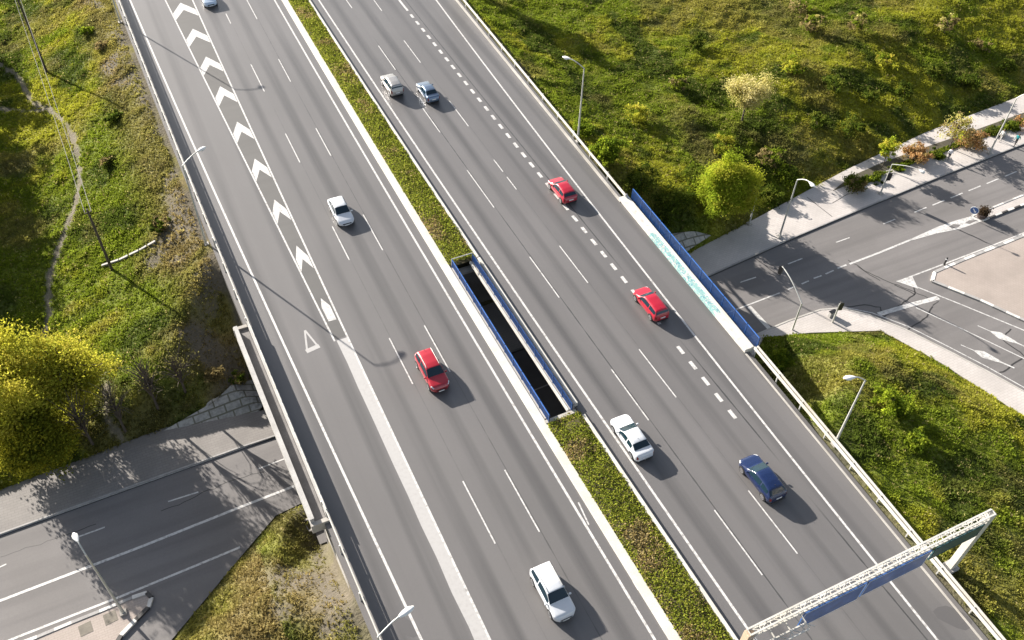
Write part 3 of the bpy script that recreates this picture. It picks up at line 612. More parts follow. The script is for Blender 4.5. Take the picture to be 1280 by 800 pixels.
draped('stone_revetment', STONE_R, 'small grey stone slope beside the bushes at the far right end of the bridge', M['blocks'])
# concrete drain steps on the left bank
ch = [ground(*p) for p in [(128, 333), (150, 326), (175, 314), (196, 302)]]
t = thing('drain_channel', 'broken concrete drain channel crossing the left grass bank', 'drain')
q = MB()
for a, b in zip(ch[:-1], ch[1:]):
    for f0, f1 in ((0, .42), (.5, .95)): q.bar(Vector(a).lerp(Vector(b), f0)+Vector((0, 0, .12)), Vector(a).lerp(Vector(b), f1)+Vector((0, 0, .12)), .24, .18)
q.build('channel', M['conc'], t)

# ------------------------------------------------------------------ plants
def leaves(P, S, C, up=.45, asp=.55):
    """one quad per leaf clump"""
    n = len(P); d = rng.normal(0, 1, (n, 3)); d[:, 2] += up; d /= np.linalg.norm(d, axis=1)[:, None]
    a = np.cross(d, rng.normal(0, 1, (n, 3))); a /= np.linalg.norm(a, axis=1)[:, None]; b = np.cross(d, a); S = S[:, None]
    V = np.stack([P-a*S, P-b*S*asp+d*S*.12, P+a*S, P+b*S*asp+d*S*.12], 1).reshape(-1, 3); F = np.arange(4*n).reshape(n, 4)
    return V, F, np.repeat(C, 4, 0)
def pick(cols, n, w=None, jit=.14):
    c = np.array(cols)[rng.choice(len(cols), n, p=w)]; return np.clip(c*(1+rng.normal(0, jit, (n, 1))), .004, .9)
def crown_points(n_cl, per, rx, ry, rz, cl_r, shape='ball', flat=.0):
    """clump centres toward the outside of an uneven volume, leaves in each clump"""
    u = rng.normal(0, 1, (n_cl, 3)); u /= np.linalg.norm(u, axis=1)[:, None]; r = rng.uniform(.35, 1, n_cl)**.45
    lob = .76+.42*np.sin(u[:, 0]*3.1+u[:, 1]*4.3+rng.uniform(0, 6))*np.cos(u[:, 2]*3.7+u[:, 0]*2.2)
    c = u*(r*lob)[:, None]
    if shape == 'cone': k = (1-(c[:, 2]+1)/2*.55); c[:, :2] *= k[:, None]*1.25
    if shape == 'vase': k = (.45+(c[:, 2]+1)/2*.7); c[:, :2] *= k[:, None]
    c = c*np.array([rx, ry, rz]); rr = cl_r*rng.uniform(.6, 1.35, n_cl)
    p = np.repeat(c, per, 0)+rng.normal(0, 1, (n_cl*per, 3))*np.repeat(rr, per)[:, None]*np.array([.55, .55, .42])
    return c, p
def tree(name, lab, cat, x, y, z, h, r, cols, n_cl=120, per=45, leaf=.2, shape='ball', low=.28, trunk_r=.18, group=None, sparse=1.0, lean=(0, 0), cl_r=None, nbr=26, w=None):
    t = thing(name, lab, cat, (x, y, z-.1), 0, group); zc = h*(low+1)/2; rz = h*(1-low)/2
    c, p = crown_points(n_cl, per, r, r, rz, cl_r or r*.2, shape); off = np.array([lean[0], lean[1], zc]); c = c+off; p = p+off
    keep = p[:, 2] > .15; p = p[keep]; cc = pick(cols, n_cl, w, .1)[np.repeat(np.arange(n_cl), per)[keep]]*(1+rng.normal(0, .10, (len(p), 1)))
    V, F, Cc = leaves(p, leaf*rng.uniform(.6, 1.3, len(p)), np.clip(cc, .004, .9)); npmesh('crown', V, F, M['leaf'], t, col=Cc)
    m = MB(); top = Vector((lean[0]*.8, lean[1]*.8, zc+rz*.35)); m.tube([(0, 0, -.3), (0, 0, h*.12), Vector((lean[0]*.3, lean[1]*.3, zc*.7)), top], [trunk_r*1.25, trunk_r, trunk_r*.75, trunk_r*.25], 7)
    for i in rng.choice(n_cl, min(nbr, n_cl), replace=False):
        e = Vector(c[i]); s0 = rng.uniform(.35, .85); a = Vector((0, 0, 0)).lerp(top, s0*min(1, max(.25, e.z/max(top.z, .1)))); mid = a.lerp(e, .5)+Vector((0, 0, .06*h))
        m.tube([a, mid, e], [trunk_r*.38, trunk_r*.24, trunk_r*.08], 5, False)
    m.build('trunk', M['bark'], t, smooth=60); return t
YG = [(.50, .48, .05), (.42, .42, .045), (.54, .48, .07), (.28, .295, .035), (.36, .345, .045)]
LG = [(.31, .38, .03), (.39, .43, .035), (.23, .30, .025), (.44, .43, .05)]
DG = [(.075, .11, .014), (.11, .145, .018), (.055, .08, .012), (.15, .17, .025)]
MG = [(.17, .23, .018), (.23, .28, .025), (.11, .16, .015)]
OR = [(.46, .27, .11), (.55, .36, .17), (.34, .20, .09), (.40, .30, .12)]
PA = [(.62, .56, .20), (.52, .48, .15), (.68, .60, .28), (.42, .38, .14)]
BR = [(.27, .21, .09), (.20, .16, .07), (.34, .27, .12)]
# big tree, lower left: three stems standing close
for (px, py, zt, h, r, lab, n) in (((18, 500, -1.5, 10.5, 4.6, 'big yellow-green tree with a wide crown at the left picture edge', 210)), ((84, 470, -1.5, 9.6, 3.9, 'big yellow-green tree beside the masonry slope, right of its twin', 200)), ((50, 560, -3.5, 6.0, 3.3, 'lower olive-green tree in front of the two big yellow-green ones', 130))):
    x, y, _ = at(px, py, zt); tree('broadleaf_tree', lab, 'tree', x, y, gz(x, y), h, r, YG if n > 150 else [(.25, .25, .024), (.16, .175, .018), (.36, .33, .03)], n if n != 200 else 150, 230 if n != 200 else 120, .125, 'ball', .12 if n > 150 else .2, .2 if n != 200 else .3, 'trees at the left street', nbr=40 if n != 200 else 110, cl_r=r*.24)
# bright tree by the bridge on the right
x, y, _ = at(906, 252, -3.0); tree('broadleaf_tree', 'bright yellow-green tree standing on the bank beside the right end of the bridge', 'tree', x, y, gz(x, y), 8.2, 3.5, LG, 260, 230, .105, 'cone', .1, .16, cl_r=.78)
for bx_, by_, bh_ in ((-9.5, 58.6, 8.0), (-6.3, 59.6, 8.5), (-12.4, 58.4, 7.5), (-3.6, 60.2, 6.5)):
    tree('bare_tree', 'thin nearly leafless tree at the foot of the left bank beside the street pavement', 'tree', bx_, by_, gz(bx_, by_), bh_, 2.3, [(.16, .15, .05), (.22, .20, .06)], 60, 5, .09, 'ball', .3, .12, 'thin bare trees by the left street', nbr=60)
# pale thin tree in the meadow
x, y, z = ground(927, 152); tree('sapling_tree', 'pale cream-leaved small tree with a bare dark trunk alone in the meadow', 'tree', x, y, z, 6.3, 3.7, PA, 120, 90, .11, 'vase', .45, .12, nbr=50)
def bush(px, py, h, r, cols, lab, n=50, per=45, leaf=.13, z=None, shape='ball', group=None, name='bush', low=0.0):
    x, y, zz = ground(px, py) if z is None else at(px, py, z)
    return tree(name, lab, 'bush', x, y, zz, h, r, cols, n, per, leaf, shape, low, .05, group, nbr=12)
bush(758, 200, 3.0, 2.0, MG+LG[:1], 'round green bush at the right road edge near the tall lamp', 80, 50, .15)
bush(728, 165, 1.6, 1.7, MG, 'low spreading green bush just behind the tall lamp at the right road edge', 50, 40)
for (px, py, h, r, cols, lab) in [(800, 235, 2.3, 2.2, DG, 'dark bush above the start of the blue bridge railing'), (838, 262, 2.8, 2.6, DG, 'wide dark bush between the bright tree and the blue railing'), (866, 232, 2.4, 2.3, DG+MG, 'dark green bush behind the bright yellow-green tree'), (822, 288, 1.8, 1.7, DG, 'dark bush hanging over the small stone slope'), (958, 250, 1.5, 1.8, DG, 'dark bush on the bank right of the bright tree'), (985, 222, 1.3, 2.2, DG+MG, 'dark bush on the shaded bank left of the curved street lamp'),
    (1112, 512, 2.4, 1.8, MG+LG[:1], 'bright green bush in the grass wedge left of the slip road'), (1142, 556, 1.3, 1.2, MG, 'small light bush below the bright green bush in the grass wedge'), (975, 455, 1.2, 1.4, MG, 'low bush at the corner of the grass wedge by the bridge')]:
    bush(px, py, h, r, cols, lab)
# rough scrub standing in the meadow
scr = [(1012, 40), (1068, 38), (1180, 42), (1225, 62), (1105, 80), (1165, 95), (1040, 110), (990, 88), (1085, 128), (1130, 120), (1210, 108), (1255, 92), (1020, 160), (1062, 168), (870, 60), (845, 112), (795, 150), (1000, 15), (960, 205), (905, 190)]
lbl = ['yellowish', 'tall straw-coloured', 'grey-green', 'olive', 'dark']
for i, (px, py) in enumerate(scr):
    cols = [MG+BR+PA[:1], PA+BR, BR+MG, MG+YG, DG][0 if i in (0, 1, 2, 17) else (4 if py > 105 and px > 1000 else i % 3+2)]
    bush(px, py, rng.uniform(1.3, 2.6) if i not in (0, 1, 2) else 3.2, rng.uniform(1.3, 2.1), cols, 'rough scrub bush standing in the grass of the upper right meadow', 34, 34, .15, group='scrub in the right meadow', name='scrub')
# plants of the bed beside the north pavement
bush(1066, 236, 2.0, 1.9, DG+BR, 'dark olive bush at the left tip of the planting bed', z=ZS); bush(1092, 226, 1.0, 1.0, DG+MG, 'low dark bush next to the left tip of the planting bed', 26, z=ZS)
x, y, _ = at(1102, 210, ZS); tree('young_tree', 'young tree with a yellow-green ball crown on a thin stem in the planting bed', 'tree', x, y, ZS+.1, 4.2, 1.5, YG[:3]+LG, 46, 44, .13, 'ball', .48, .06)
bush(1142, 201, 2.3, 1.8, OR, 'orange-brown bush in the planting bed left of the walkers', 60, z=ZS)
x, y, _ = at(1186, 186, ZS); tree('young_tree', 'airy pale yellow tree in the planting bed between two brown bushes', 'tree', x, y, ZS+.1, 4.8, 2.4, PA[:2]+BR+YG[:2], 60, 34, .12, 'ball', .35, .07)
bush(1211, 184, 2.6, 2.0, OR+BR[:1], 'orange-brown bush beside the airy pale tree', 60, z=ZS); bush(1284, 160, 3.0, 1.7, OR, 'orange-brown bush at the right picture edge', 50, z=ZS)
bush(1170, 197, .9, 1.2, MG+DG, 'low green bush at the foot of the airy pale tree', 30, z=ZS); bush(1125, 212, .7, 1.0, MG+DG, 'low green bush at the foot of the young tree', 24, z=ZS); bush(1243, 168, 1.0, 1.5, DG, 'low dark bush behind the rightmost street lamp', 34, z=ZS); bush(1262, 160, 1.0, 1.4, DG+MG, 'low dark bush behind the walker in teal', 34, z=ZS)
A_, B_ = np.array(ats([(1072, 236), (1100, 222), (1150, 203), (1200, 184), (1290, 152)], ZS)), np.array(ats([(1062, 226), (1095, 210), (1150, 192), (1200, 174), (1290, 142)], ZS))
nn = 9000; tt = rng.uniform(0, 1, nn); ff = rng.uniform(0, .62, nn); xi = np.linspace(0, 1, 5)
xx = np.interp(tt, xi, A_[:, 0])*(1-ff)+np.interp(tt, xi, B_[:, 0])*ff; yy_ = np.interp(tt, xi, A_[:, 1])*(1-ff)+np.interp(tt, xi, B_[:, 1])*ff; hh_ = .75*np.clip(fbm(xx, yy_, 2.4, 91, 3)-.25, .03, 1); kk = fbm(xx, yy_, 3.0, 93) > .36
V, F, Cc = leaves(np.c_[xx, yy_, ZS+.15+hh_*rng.uniform(.2, 1.1, nn)][kk], .11*rng.uniform(.6, 1.4, int(kk.sum())), pick(MG+DG+[(.24, .22, .05)], int(kk.sum())))
tag(npmesh('hedge', V, F, M['leaf'], col=Cc), 'low uneven green ground cover along the planting bed beside the north pavement', 'hedge')
# trees standing outside the picture on the left: their shade falls across the path
for (x, y, h, r) in ((-24.5, 126, 14, 4.0), (-27.5, 117, 15, 4.3), (-22.5, 134, 13, 3.4), (-29.5, 109, 15, 4.3), (-27.0, 101, 13, 4.0), (-25.5, 93, 12, 3.8), (-24.5, 106, 10, 3.8), (-23.0, 98, 9, 3.6), (-29.0, 99, 11, 4.0), (-27.0, 90, 9.5, 3.8), (-20.5, 137, 9, 3.0), (-25, 118, 10, 3.3), (-22.5, 112, 9, 3.2), (-28, 108, 10, 3.5), (-24, 84, 8, 3.2)):
    tree('broadleaf_tree', 'leafy tree beyond the left picture edge that shades the footpath', 'tree', x, y, gz(x, y), h, r, MG, 90, 34, .3, 'ball', .12, .2, 'shade trees left of the path')
tree('broadleaf_tree', 'leafy tree just beyond the top picture edge, shading the meadow along the road', 'tree', 48.8, 115.5, gz(48.8, 115.5), 8.5, 2.3, MG, 100, 50, .25, 'ball', .12, .16)
# left bank scrub
for px, py, h, r, cols, lab in [(110, 42, 1.1, 1.2, MG, 'small green bush near the top of the left bank'), (128, 60, .9, 1.0, BR, 'brown tuft high on the left bank beside the guard rail'), (200, 285, 1.3, 1.2, BR+DG, 'dark brown bush on the left bank above the drain channel'), (300, 478, 1.1, 1.0, BR+DG, 'dark scrub under the end of the left parapet'), (270, 470, .9, .9, BR, 'dry brown tuft on the left bank above the stone blocks'), (145, 150, 1.2, 1.3, DG, 'dark low bush in the shaded part of the left bank'), (135, 205, 1.0, 1.2, DG+BR, 'dark low bush left of the lamp on the left road edge')]:
    bush(px, py, h, r, cols, lab, 30, 34)
# hedge in the median
def hedge(lab, a, b):
    n = int((b-a)*600); y = rng.uniform(a, b, n); f = rng.uniform(-1, 1, n); x0 = np.array([XSR(v) for v in np.linspace(a, b, 40)]); x1 = np.array([XMR(v) for v in np.linspace(a, b, 40)])
    xa = np.interp(y, np.linspace(a, b, 40), x0)-.05; xb = np.interp(y, np.linspace(a, b, 40), x1)+.0
    hh = (.42+.45*fbm(y, f*1.6, 1.7, 61, 3))*(1-np.abs(f)**4*.55); x = (xa+xb)/2+f*(xb-xa)/2; z = hh*rng.uniform(.35, 1.08, n)
    k = fbm(x, y, 2.2, 66, 3); dry = (k+rng.normal(0, .09, n)) > .68
    c = pick([(.24, .28, .035), (.30, .33, .045), (.17, .21, .028), (.36, .36, .06)], n); c[dry] = pick([(.38, .30, .12), (.45, .36, .17), (.29, .22, .09)], int(dry.sum()))
    V, F, Cc = leaves(np.c_[x, y, z], .09*rng.uniform(.5, 1.4, n), c); return tag(npmesh('hedge', V, F, M['leaf'], col=Cc), lab, 'hedge')
hedge('long olive hedge filling the median beyond the open gap', SP1+.3, 135.); hedge('olive hedge filling the median in front of the open gap', 0., SP0-.7)
# turf: tufts over the open land, thinner where bare
def infrustum(P, mg=70):
    d = P-np.array([0, 0, CAM_H]); ww = d@fw; px = 640+CAM_F*(d@rt)/ww; py = 400-CAM_F*(d@up)/ww
    return (px > -mg) & (px < 1280+mg) & (py > -mg) & (py < 800+mg)
def turf(n, seed):
    y = 8+rng.uniform(0, 1, n)**1.0*150; x = rng.uniform(-26, 150, n); keep = (x < np.interp(y, YS, XLs)-1.0) | (x > np.interp(y, YS, XRs)+.25); x, y = x[keep], y[keep]
    z0 = height(x, y); P = np.c_[x, y, z0]; k = infrustum(P) & ~inpoly(x, y, FLAT); P = P[k]; x, y = P[:, 0], P[:, 1]
    c, path, dirt = covercol(x, y); bare = np.maximum(path[:, 0], dirt[:, 0]*.85)
    for Q in (STONE_L, STONE_R): bare = np.maximum(bare, inpoly(x, y, [p[:2] for p in Q])*1.0)
    k = rng.uniform(0, 1, len(P)) > bare; return P[k], c[k]
P, c = turf(1250000, 1); n = len(P); nb = 5
clump = fbm(P[:, 0], P[:, 1], 1.15, 71, 3); clump2 = fbm(P[:, 0], P[:, 1], 6, 75, 3)
hs = np.clip(.07+.42*np.clip(clump-.36, 0, 1)+.25*np.clip(clump2-.45, 0, 1), .05, .55)*rng.uniform(.6, 1.35, n)
cl = np.clip(c*(1+rng.normal(0, .16, (n, 1))+((clump-.5)*.5)[:, None]), .008, .8); br = rng.uniform(0, 1, n) < .045; cl[br] = pick([(.40, .34, .15), (.32, .26, .11), (.50, .46, .16)], int(br.sum()))
ang = rng.uniform(0, 2*math.pi, (n, nb)); tilt = rng.uniform(.25, 1.25, (n, nb)); ln = hs[:, None]*rng.uniform(.6, 1.2, (n, nb))+.05
tipv = P[:, None]+np.stack([np.cos(ang)*np.sin(tilt)*ln, np.sin(ang)*np.sin(tilt)*ln, np.cos(tilt)*ln], 2)
bw = (.03+.085*hs)[:, None]*rng.uniform(.7, 1.3, (n, nb)); sx, sy = -np.sin(ang)*bw, np.cos(ang)*bw; root = P[:, None]+np.stack([np.cos(ang)*.05, np.sin(ang)*.05, 0*ang-.03], 2)
mid = root*.45+tipv*.55; V = np.stack([root, mid+np.stack([sx, sy, 0*sx+.03], 2), tipv, mid-np.stack([sx, sy, 0*sx-.03], 2)], 2).reshape(-1, 3)
tag(npmesh('grass', V, np.arange(len(V)).reshape(-1, 4), M['grass'], col=np.repeat(cl, nb*4, 0)), kind='stuff'); print('tufts', n)

# ------------------------------------------------------------------ street lamps and signals
def arc(p, q, rise, n=9):
    p, q = Vector(p), Vector(q); out = []
    for i in range(n): t = i/(n-1); v = p.lerp(q, t); v.z = p.z+(q.z-p.z)*t+rise*math.sin(math.pi*t*.5)*(1-t*.35) if False else p.z+rise*math.sin(t*math.pi/2)+(q.z-p.z-rise)*t*t; out.append(v)
    return out
def lamp(lab, base, h, to, rise=.7, r=.1, head=.85, group=None, name='street_lamp'):
    t = thing(name, lab, 'street lamp', base, 0, group); d = Vector((to[0]-base[0], to[1]-base[1], 0)); Ld = d.length; d.normalize()
    MB().tube([(0, 0, -.3), (0, 0, 1.2), (0, 0, h*.6), (0, 0, h)], [r*1.25, r*1.1, r*.85, r*.65], 10).build('pole', M['pole'], t, smooth=50)
    MB().box((0, 0, .08), (.5, .5, .2)).build('base_plate', M['conc'], t)
    e = d*Ld; MB().tube(arc((0, 0, h-.02), (e.x, e.y, h+rise*.9), rise), r*.55, 8).build('arm', M['pole'], t, smooth=50)
    ca, sa = d.x, d.y; m = MB(); rows = []; prof = [(-.1, .07, .06), (.08, .15, .1), (.35, .22, .13), (head*.75, .2, .11), (head, .06, .04)]
    for (u, wv, hv) in prof:
        for k in range(10):
            a = 2*math.pi*k/10; yv = math.cos(a)*wv; zv = math.sin(a)*hv; rows.append((e.x+ca*u-sa*yv, e.y+sa*u+ca*yv, h+rise*.9+zv-u*.04))
    F = [(i*10+k, i*10+(k+1) % 10, (i+1)*10+(k+1) % 10, (i+1)*10+k) for i in range(4) for k in range(10)]+[tuple(range(10)), tuple(40+k for k in range(10))]
    hd = m.add(rows, F).build('lamp_head', M['lamp'], t, smooth=60)
    MB().box((e.x+ca*.4, e.y+sa*.4, h+rise*.9-.13), (.34, .34, .06), math.atan2(sa, ca)).build('lens', M['lens'], hd); return t
B = at(249, 306); x0 = XLB(B[1])-.75
lamp('slim grey lamp with a short arm on the left road edge beyond the bridge', (x0, B[1], -.25), 9.9, at(247, 184, 10.5), .5, .1)
yb_ = at(158, 25)[1]; lamp('grey lamp on the left road edge at the top, its head above the picture', (XLB(yb_)-.75, yb_, -.25), 9.9, (XLB(yb_)+1.4, yb_+.2, 10.5), .5, .1)
hd = at(500, 770, 10.3); yb_ = hd[1]-.4; lamp('grey lamp whose white head reaches over the left lane at the bottom edge', (XLB(yb_)-.75, yb_, -.25), 10, hd, .6, .1, 1.0)
b = ground(722, 178); lamp('tall lamp on the right road edge beside the meadow bushes', b, at(730, 84, 0)[2]+9.6-b[2]*0, at(712, 71, 10.2), .6, .1)
b = ground(1043, 556); lamp('tall lamp in the grass wedge leaning its arm over the right guard rail', b, 8.3-b[2], at(1068, 471, 8.8), .5, .1)
b = at(974, 297, ZS); lamp('curved lamp on the north pavement beside the bright tree', (b[0], b[1], ZS+.1), 8.2, at(1012, 229, ZS+9), .9, .1)
b = at(1236, 193, ZS); lamp('curved lamp on the north pavement near the right picture edge by the walkers', (b[0], b[1], ZS+.1), 8.2, at(1284, 119, ZS+9), .9, .1)
b = at(938, 283, ZS); lamp('curved lamp half hidden behind the bright yellow-green tree', (b[0], b[1]+.3, ZS+.1), 4.0, at(928, 226, ZS+5), .8, .09)
b = at(155, 767, ZS); lamp('grey lamp on the island by the lower left street', (b[0], b[1], ZS+.1), 9.2, at(97, 676, ZS+9.9), .7, .1, .8)
def signal(lab, base, h, to=None, rise=.8, heads=1):
    t = thing('traffic_light', lab, 'traffic light', base)
    MB().tube([(0, 0, -.2), (0, 0, h*.5), (0, 0, h)], [.1, .085, .07], 8).build('pole', M['pole'], t, smooth=50)
    def box(p, ang):
        s = MB().box((0, 0, 0), (.3, .26, .85)).build('signal_head', M['signal_g'], t, bevel=.03); s.location = p; s.rotation_euler = (0, 0, ang)
        for k_, cl in enumerate(((.25, .02, .015), (.25, .13, .01), (.02, .2, .08))):
            MB().tube([(.16, 0, .29-.29*k_), (.19, 0, .29-.29*k_)], .1, 12).build('lens', mat('signal_lens', cl, .2), s)
            MB().tube([(.17, -.12, .33-.29*k_), (.17, 0, .42-.29*k_), (.17, .12, .33-.29*k_)], .03, 6).build('visor', M['black'], s)
        MB().box((-.16, 0, 0), (.03, .42, 1.05)).build('backboard', M['black'], s)
    if to:
        d = Vector((to[0]-base[0], to[1]-base[1], 0)); MB().tube(arc((0, 0, h-.02), (d.x, d.y, h+rise), rise), .06, 8).build('arm', M['pole'], t, smooth=50)
        box((d.x, d.y, h+rise-.45), .2); 
    if heads: box((.22, 0, h*.62 if to else h-.35), 1.2)
    return t
b = at(990, 413, ZS); signal('traffic light on a curved mast reaching over the street beside the grass wedge', (b[0], b[1], ZS), 4.0, at(977, 336, ZS+5.2), 1.5, 0)
b = at(1100, 243, ZS); tl_ = lamp('white curved lamp carrying a traffic light on the north pavement by the olive bush', (b[0], b[1], ZS+.1), 4.4, at(1150, 213, ZS+5.2), .8, .08, .6)
sb = MB().box((0, 0, 0), (.34, .3, .95)).build('signal_head', M['signal_g'], tl_, bevel=.03); sb.location = (.25, 0, 2.6); sb.rotation_euler = (0, 0, 1.2); MB().box((-.18, 0, 0), (.03, .5, 1.1)).build('backboard', M['black'], sb)
b = at(1040, 404, ZS); signal('short straight traffic light on the pavement tip of the grass wedge', (b[0], b[1], ZS), 2.9)
# small things of the street
b = at(1180, 331, ZS); t = thing('bollard', 'short black bollard at the corner of the pink plaza', 'bollard', (b[0], b[1], ZS+.1)); MB().tube([(0, 0, -.05), (0, 0, .9), (0, 0, 1.0)], [.11, .1, .05], 10).build('post', M['black'], t, smooth=40); MB().tube([(0, 0, .7), (0, 0, .8)], .108, 10).build('band', M['sign_w'], t)
b = at(1036, 391, ZS); b2 = at(1034, 391.5, ZS)
t = thing('street_cabinet', 'small dark utility box at the kerb beside the short traffic light', 'cabinet', (b2[0], b2[1]-.6, ZS+.12)); MB().box((0, 0, .35), (.7, .35, .7)).build('case', M['kerb'], t, bevel=.02); MB().box((0, 0, .72), (.78, .42, .05)).build('lid', M['black'], t)
b = at(1213, 273, ZS); t = thing('direction_sign', 'round blue sign with a white arrow at the tip of the traffic island', 'road sign', (b[0], b[1], ZS), .0)
MB().tube([(0, 0, -.1), (0, 0, 1.5)], .04, 8).build('pole', M['steel'], t)
ang = math.atan2(-b[1], -b[0])
def disc(mb, r, x, n=24, th=.03): return mb.tube([(x, 0, 1.25), (x+th, 0, 1.25)], r, n)
s = disc(MB(), .5, .04).build('sign_face', M['sign_w'], t); s.rotation_euler = (0, 0, ang); s2 = disc(MB(), .44, .075, th=.01).build('sign_blue', M['sign_b'], s)
MB().bar((.095, -.2, 1.45), (.095, .16, 1.1), .02, .12).add([(.096, .24, 1.02), (.096, .22, 1.28), (.096, -.02, 1.04)], [(0, 1, 2)]).build('arrow', M['sign_w'], s)
b = at(1226, 272, ZS); t = thing('shrub_planter', 'dark brown planter with dry growth on the traffic island behind the blue sign', 'planter', (b[0], b[1], ZS+.1)); MB().tube([(0, 0, 0), (0, 0, .45), (0, 0, .5)], [.5, .62, .64], 12).build('tub', weather('tub', (.07, .05, .045), .2), t)
c_, p_ = crown_points(20, 60, .34, .34, .4, .42); V, F, Cc = leaves(p_+np.array([0, 0, .85]), np.full(len(p_), .1), pick([(.06, .045, .03), (.09, .06, .035)], len(p_))); npmesh('growth', V, F, M['leaf'], t, col=Cc)
# road sign left of the picture whose shadow reaches the street
for (x, y) in ((-27.2, 57.4),):
    t = thing('road_sign', 'road sign on a post just beyond the left picture edge at the street', 'road sign', (x, y, ZS+.1)); MB().tube([(0, 0, -.1), (0, 0, 4.2)], .06, 8).build('pole', M['steel'], t); MB().box((0, -.06, 3.3), (1.2, .05, 1.7), 0).build('board', M['sign_b'], t)
# wooden utility poles with a cable on the left
pts = []
for (px, py, h, lab) in ((140, 337, 8.0, 'dark wooden utility pole at the lower end of the left bank'), (59, 91, 11.0, 'dark wooden utility pole at the top left corner')):
    b = ground(px, py); t = thing('utility_pole', lab, 'utility pole', b, 0, 'utility poles left of the road'); MB().tube([(0, 0, -.3), (0, 0, h)], [.15, .1], 8).build('post', M['wood'], t, smooth=50); MB().box((0, 0, h-.4), (.7, .1, .1), .3).build('crossarm', M['wood'], t); pts.append(Vector((b[0], b[1], b[2]+h)))
t = thing('cable', 'thin cable strung between the two wooden utility poles', 'cable'); q = MB(); a, b = pts
for dx in (-.3, .3): q.tube([a.lerp(b, s)+Vector((dx, 0, -.3-2.0*4*s*(1-s)*.5)) for s in np.linspace(0, 1, 12)], .025, 5)
q.build('wires', M['cable'], t)

# ------------------------------------------------------------------ sign gantry
GY = 15.15; GX0, GX1 = 24.75, 45.25; gz0, gz1, gw = 7.25, 7.75, .2
t = thing('sign_gantry', 'white lattice gantry with blue signs across the right carriageway', 'sign gantry', (0, GY, 0))
q = MB()
for sy in (-gw, gw):
    for zv in (gz0, gz1): q.bar((GX0, sy, zv), (GX1, sy, zv), .11, .11)
n = 26
for i in range(n+1):
    x = GX0+(GX1-GX0)*i/n
    for zv in (gz0, gz1): q.bar((x, -gw, zv), (x, gw, zv), .045, .045)
    for sy in (-gw, gw): q.bar((x, sy, gz0), (x, sy, gz1), .045, .045)
    if i < n:
        x2 = GX0+(GX1-GX0)*(i+1)/n; s = 1 if i % 2 else -1
        q.bar((x, -gw*s, gz1), (x2, gw*s, gz1), .035, .035)
        for sy in (-gw, gw): q.bar((x, sy, gz0 if s > 0 else gz1), (x2, sy, gz1 if s > 0 else gz0), .035, .035)
q.build('truss', M['steel_w'], t)
for x, zb in ((GX1-.1, gz(GX1, GY)), (GX0+.1, -.1)):
    MB().box((0, 0, 0), (.55, .5, gz1-zb)).build('post', M['steel_w'] if x > 40 else M['rust'], t, bevel=.03).location = (x, 0, (gz1+zb)/2-.1)
    MB().box((0, 0, .1), (.9, .9, .4)).build('footing', M['conc'], t).location = (x, 0, zb)
def sign(x0, x1, z0, z1, mt, bars=True):
    s = MB().box(((x0+x1)/2, -gw-.14, (z0+z1)/2), (x1-x0, .08, z1-z0)).build('sign_panel', mt, t); f = MB()
    yv = -gw-.19
    for zv in (z0+.08, z1-.08): f.box(((x0+x1)/2, yv, zv), (x1-x0-.1, .012, .05))
    for xv in (x0+.08, x1-.08): f.box((xv, yv, (z0+z1)/2), (.05, .012, z1-z0-.2))
    f.build('border', M['sign_w'] if bars else mt, s)
    q = MB()
    for xv in np.arange(x0+.6, x1-.3, 2.2): q.bar((xv, -gw-.04, gz0), (xv, -gw-.12, gz0), .06, .06)
    q.build('bracket', M['steel'], s); return s
sign(28.9, 34.0, 5.0, 7.3, M['sign_b']); sign(34.1, 39.6, 5.2, 7.3, M['sign_b']); sign(39.9, 44.4, 5.7, 7.3, M['sign_t'], False)  # the rightmost panel is dark teal all over
q = MB()
for sy in (-.85, -1.25): q.bar((GX0+.2, sy, gz0-.1), (28.6, sy, gz0-.1), .11, .11)
for i in range(8): q.bar((GX0+.3+i*.5, -.85 if i % 2 else -1.25, gz0-.1), (GX0+.8+i*.5, -1.25 if i % 2 else -.85, gz0-.1), .06, .06)
for i in range(4): q.bar((GX0+.3+i*1.2, -gw, gz0), (GX0+.3+i*1.2, -1.25, gz0-.1), .07, .07)
q.build('walkway', M['steel_w'], t)

# ------------------------------------------------------------------ cars
PROF = {   # along the car, front to back: height of the centre line (m)
 'hatch': dict(L=4.1, W=1.76, top=[(0, .55), (.015, .68), (.06, .78), (.20, .93), (.26, .98), (.45, 1.44), (.55, 1.49), (.72, 1.47), (.86, 1.38), (.955, 1.02), (.985, .92), (1, .62)], cowl=.265, rf=.45, rr=.865, rb=.955, belt=(.80, .99)),
 'sedan': dict(L=4.6, W=1.80, top=[(0, .52), (.015, .66), (.06, .75), (.22, .91), (.28, .95), (.45, 1.39), (.55, 1.44), (.68, 1.41), (.74, 1.36), (.87, 1.06), (.95, 1.03), (.985, .96), (1, .62)], cowl=.285, rf=.45, rr=.735, rb=.868, belt=(.78, .98)),
 'estate': dict(L=4.5, W=1.78, top=[(0, .54), (.015, .68), (.06, .77), (.20, .91), (.26, .96), (.42, 1.42), (.52, 1.47), (.75, 1.46), (.91, 1.40), (.97, 1.03), (.988, .9), (1, .62)], cowl=.265, rf=.42, rr=.915, rb=.972, belt=(.80, .98)),
 'suv': dict(L=4.5, W=1.86, top=[(0, .62), (.015, .82), (.05, .94), (.19, 1.05), (.25, 1.10), (.41, 1.62), (.52, 1.68), (.75, 1.67), (.92, 1.58), (.968, 1.14), (.987, 1.02), (1, .7)], cowl=.255, rf=.41, rr=.925, rb=.968, belt=(.90, 1.12))}
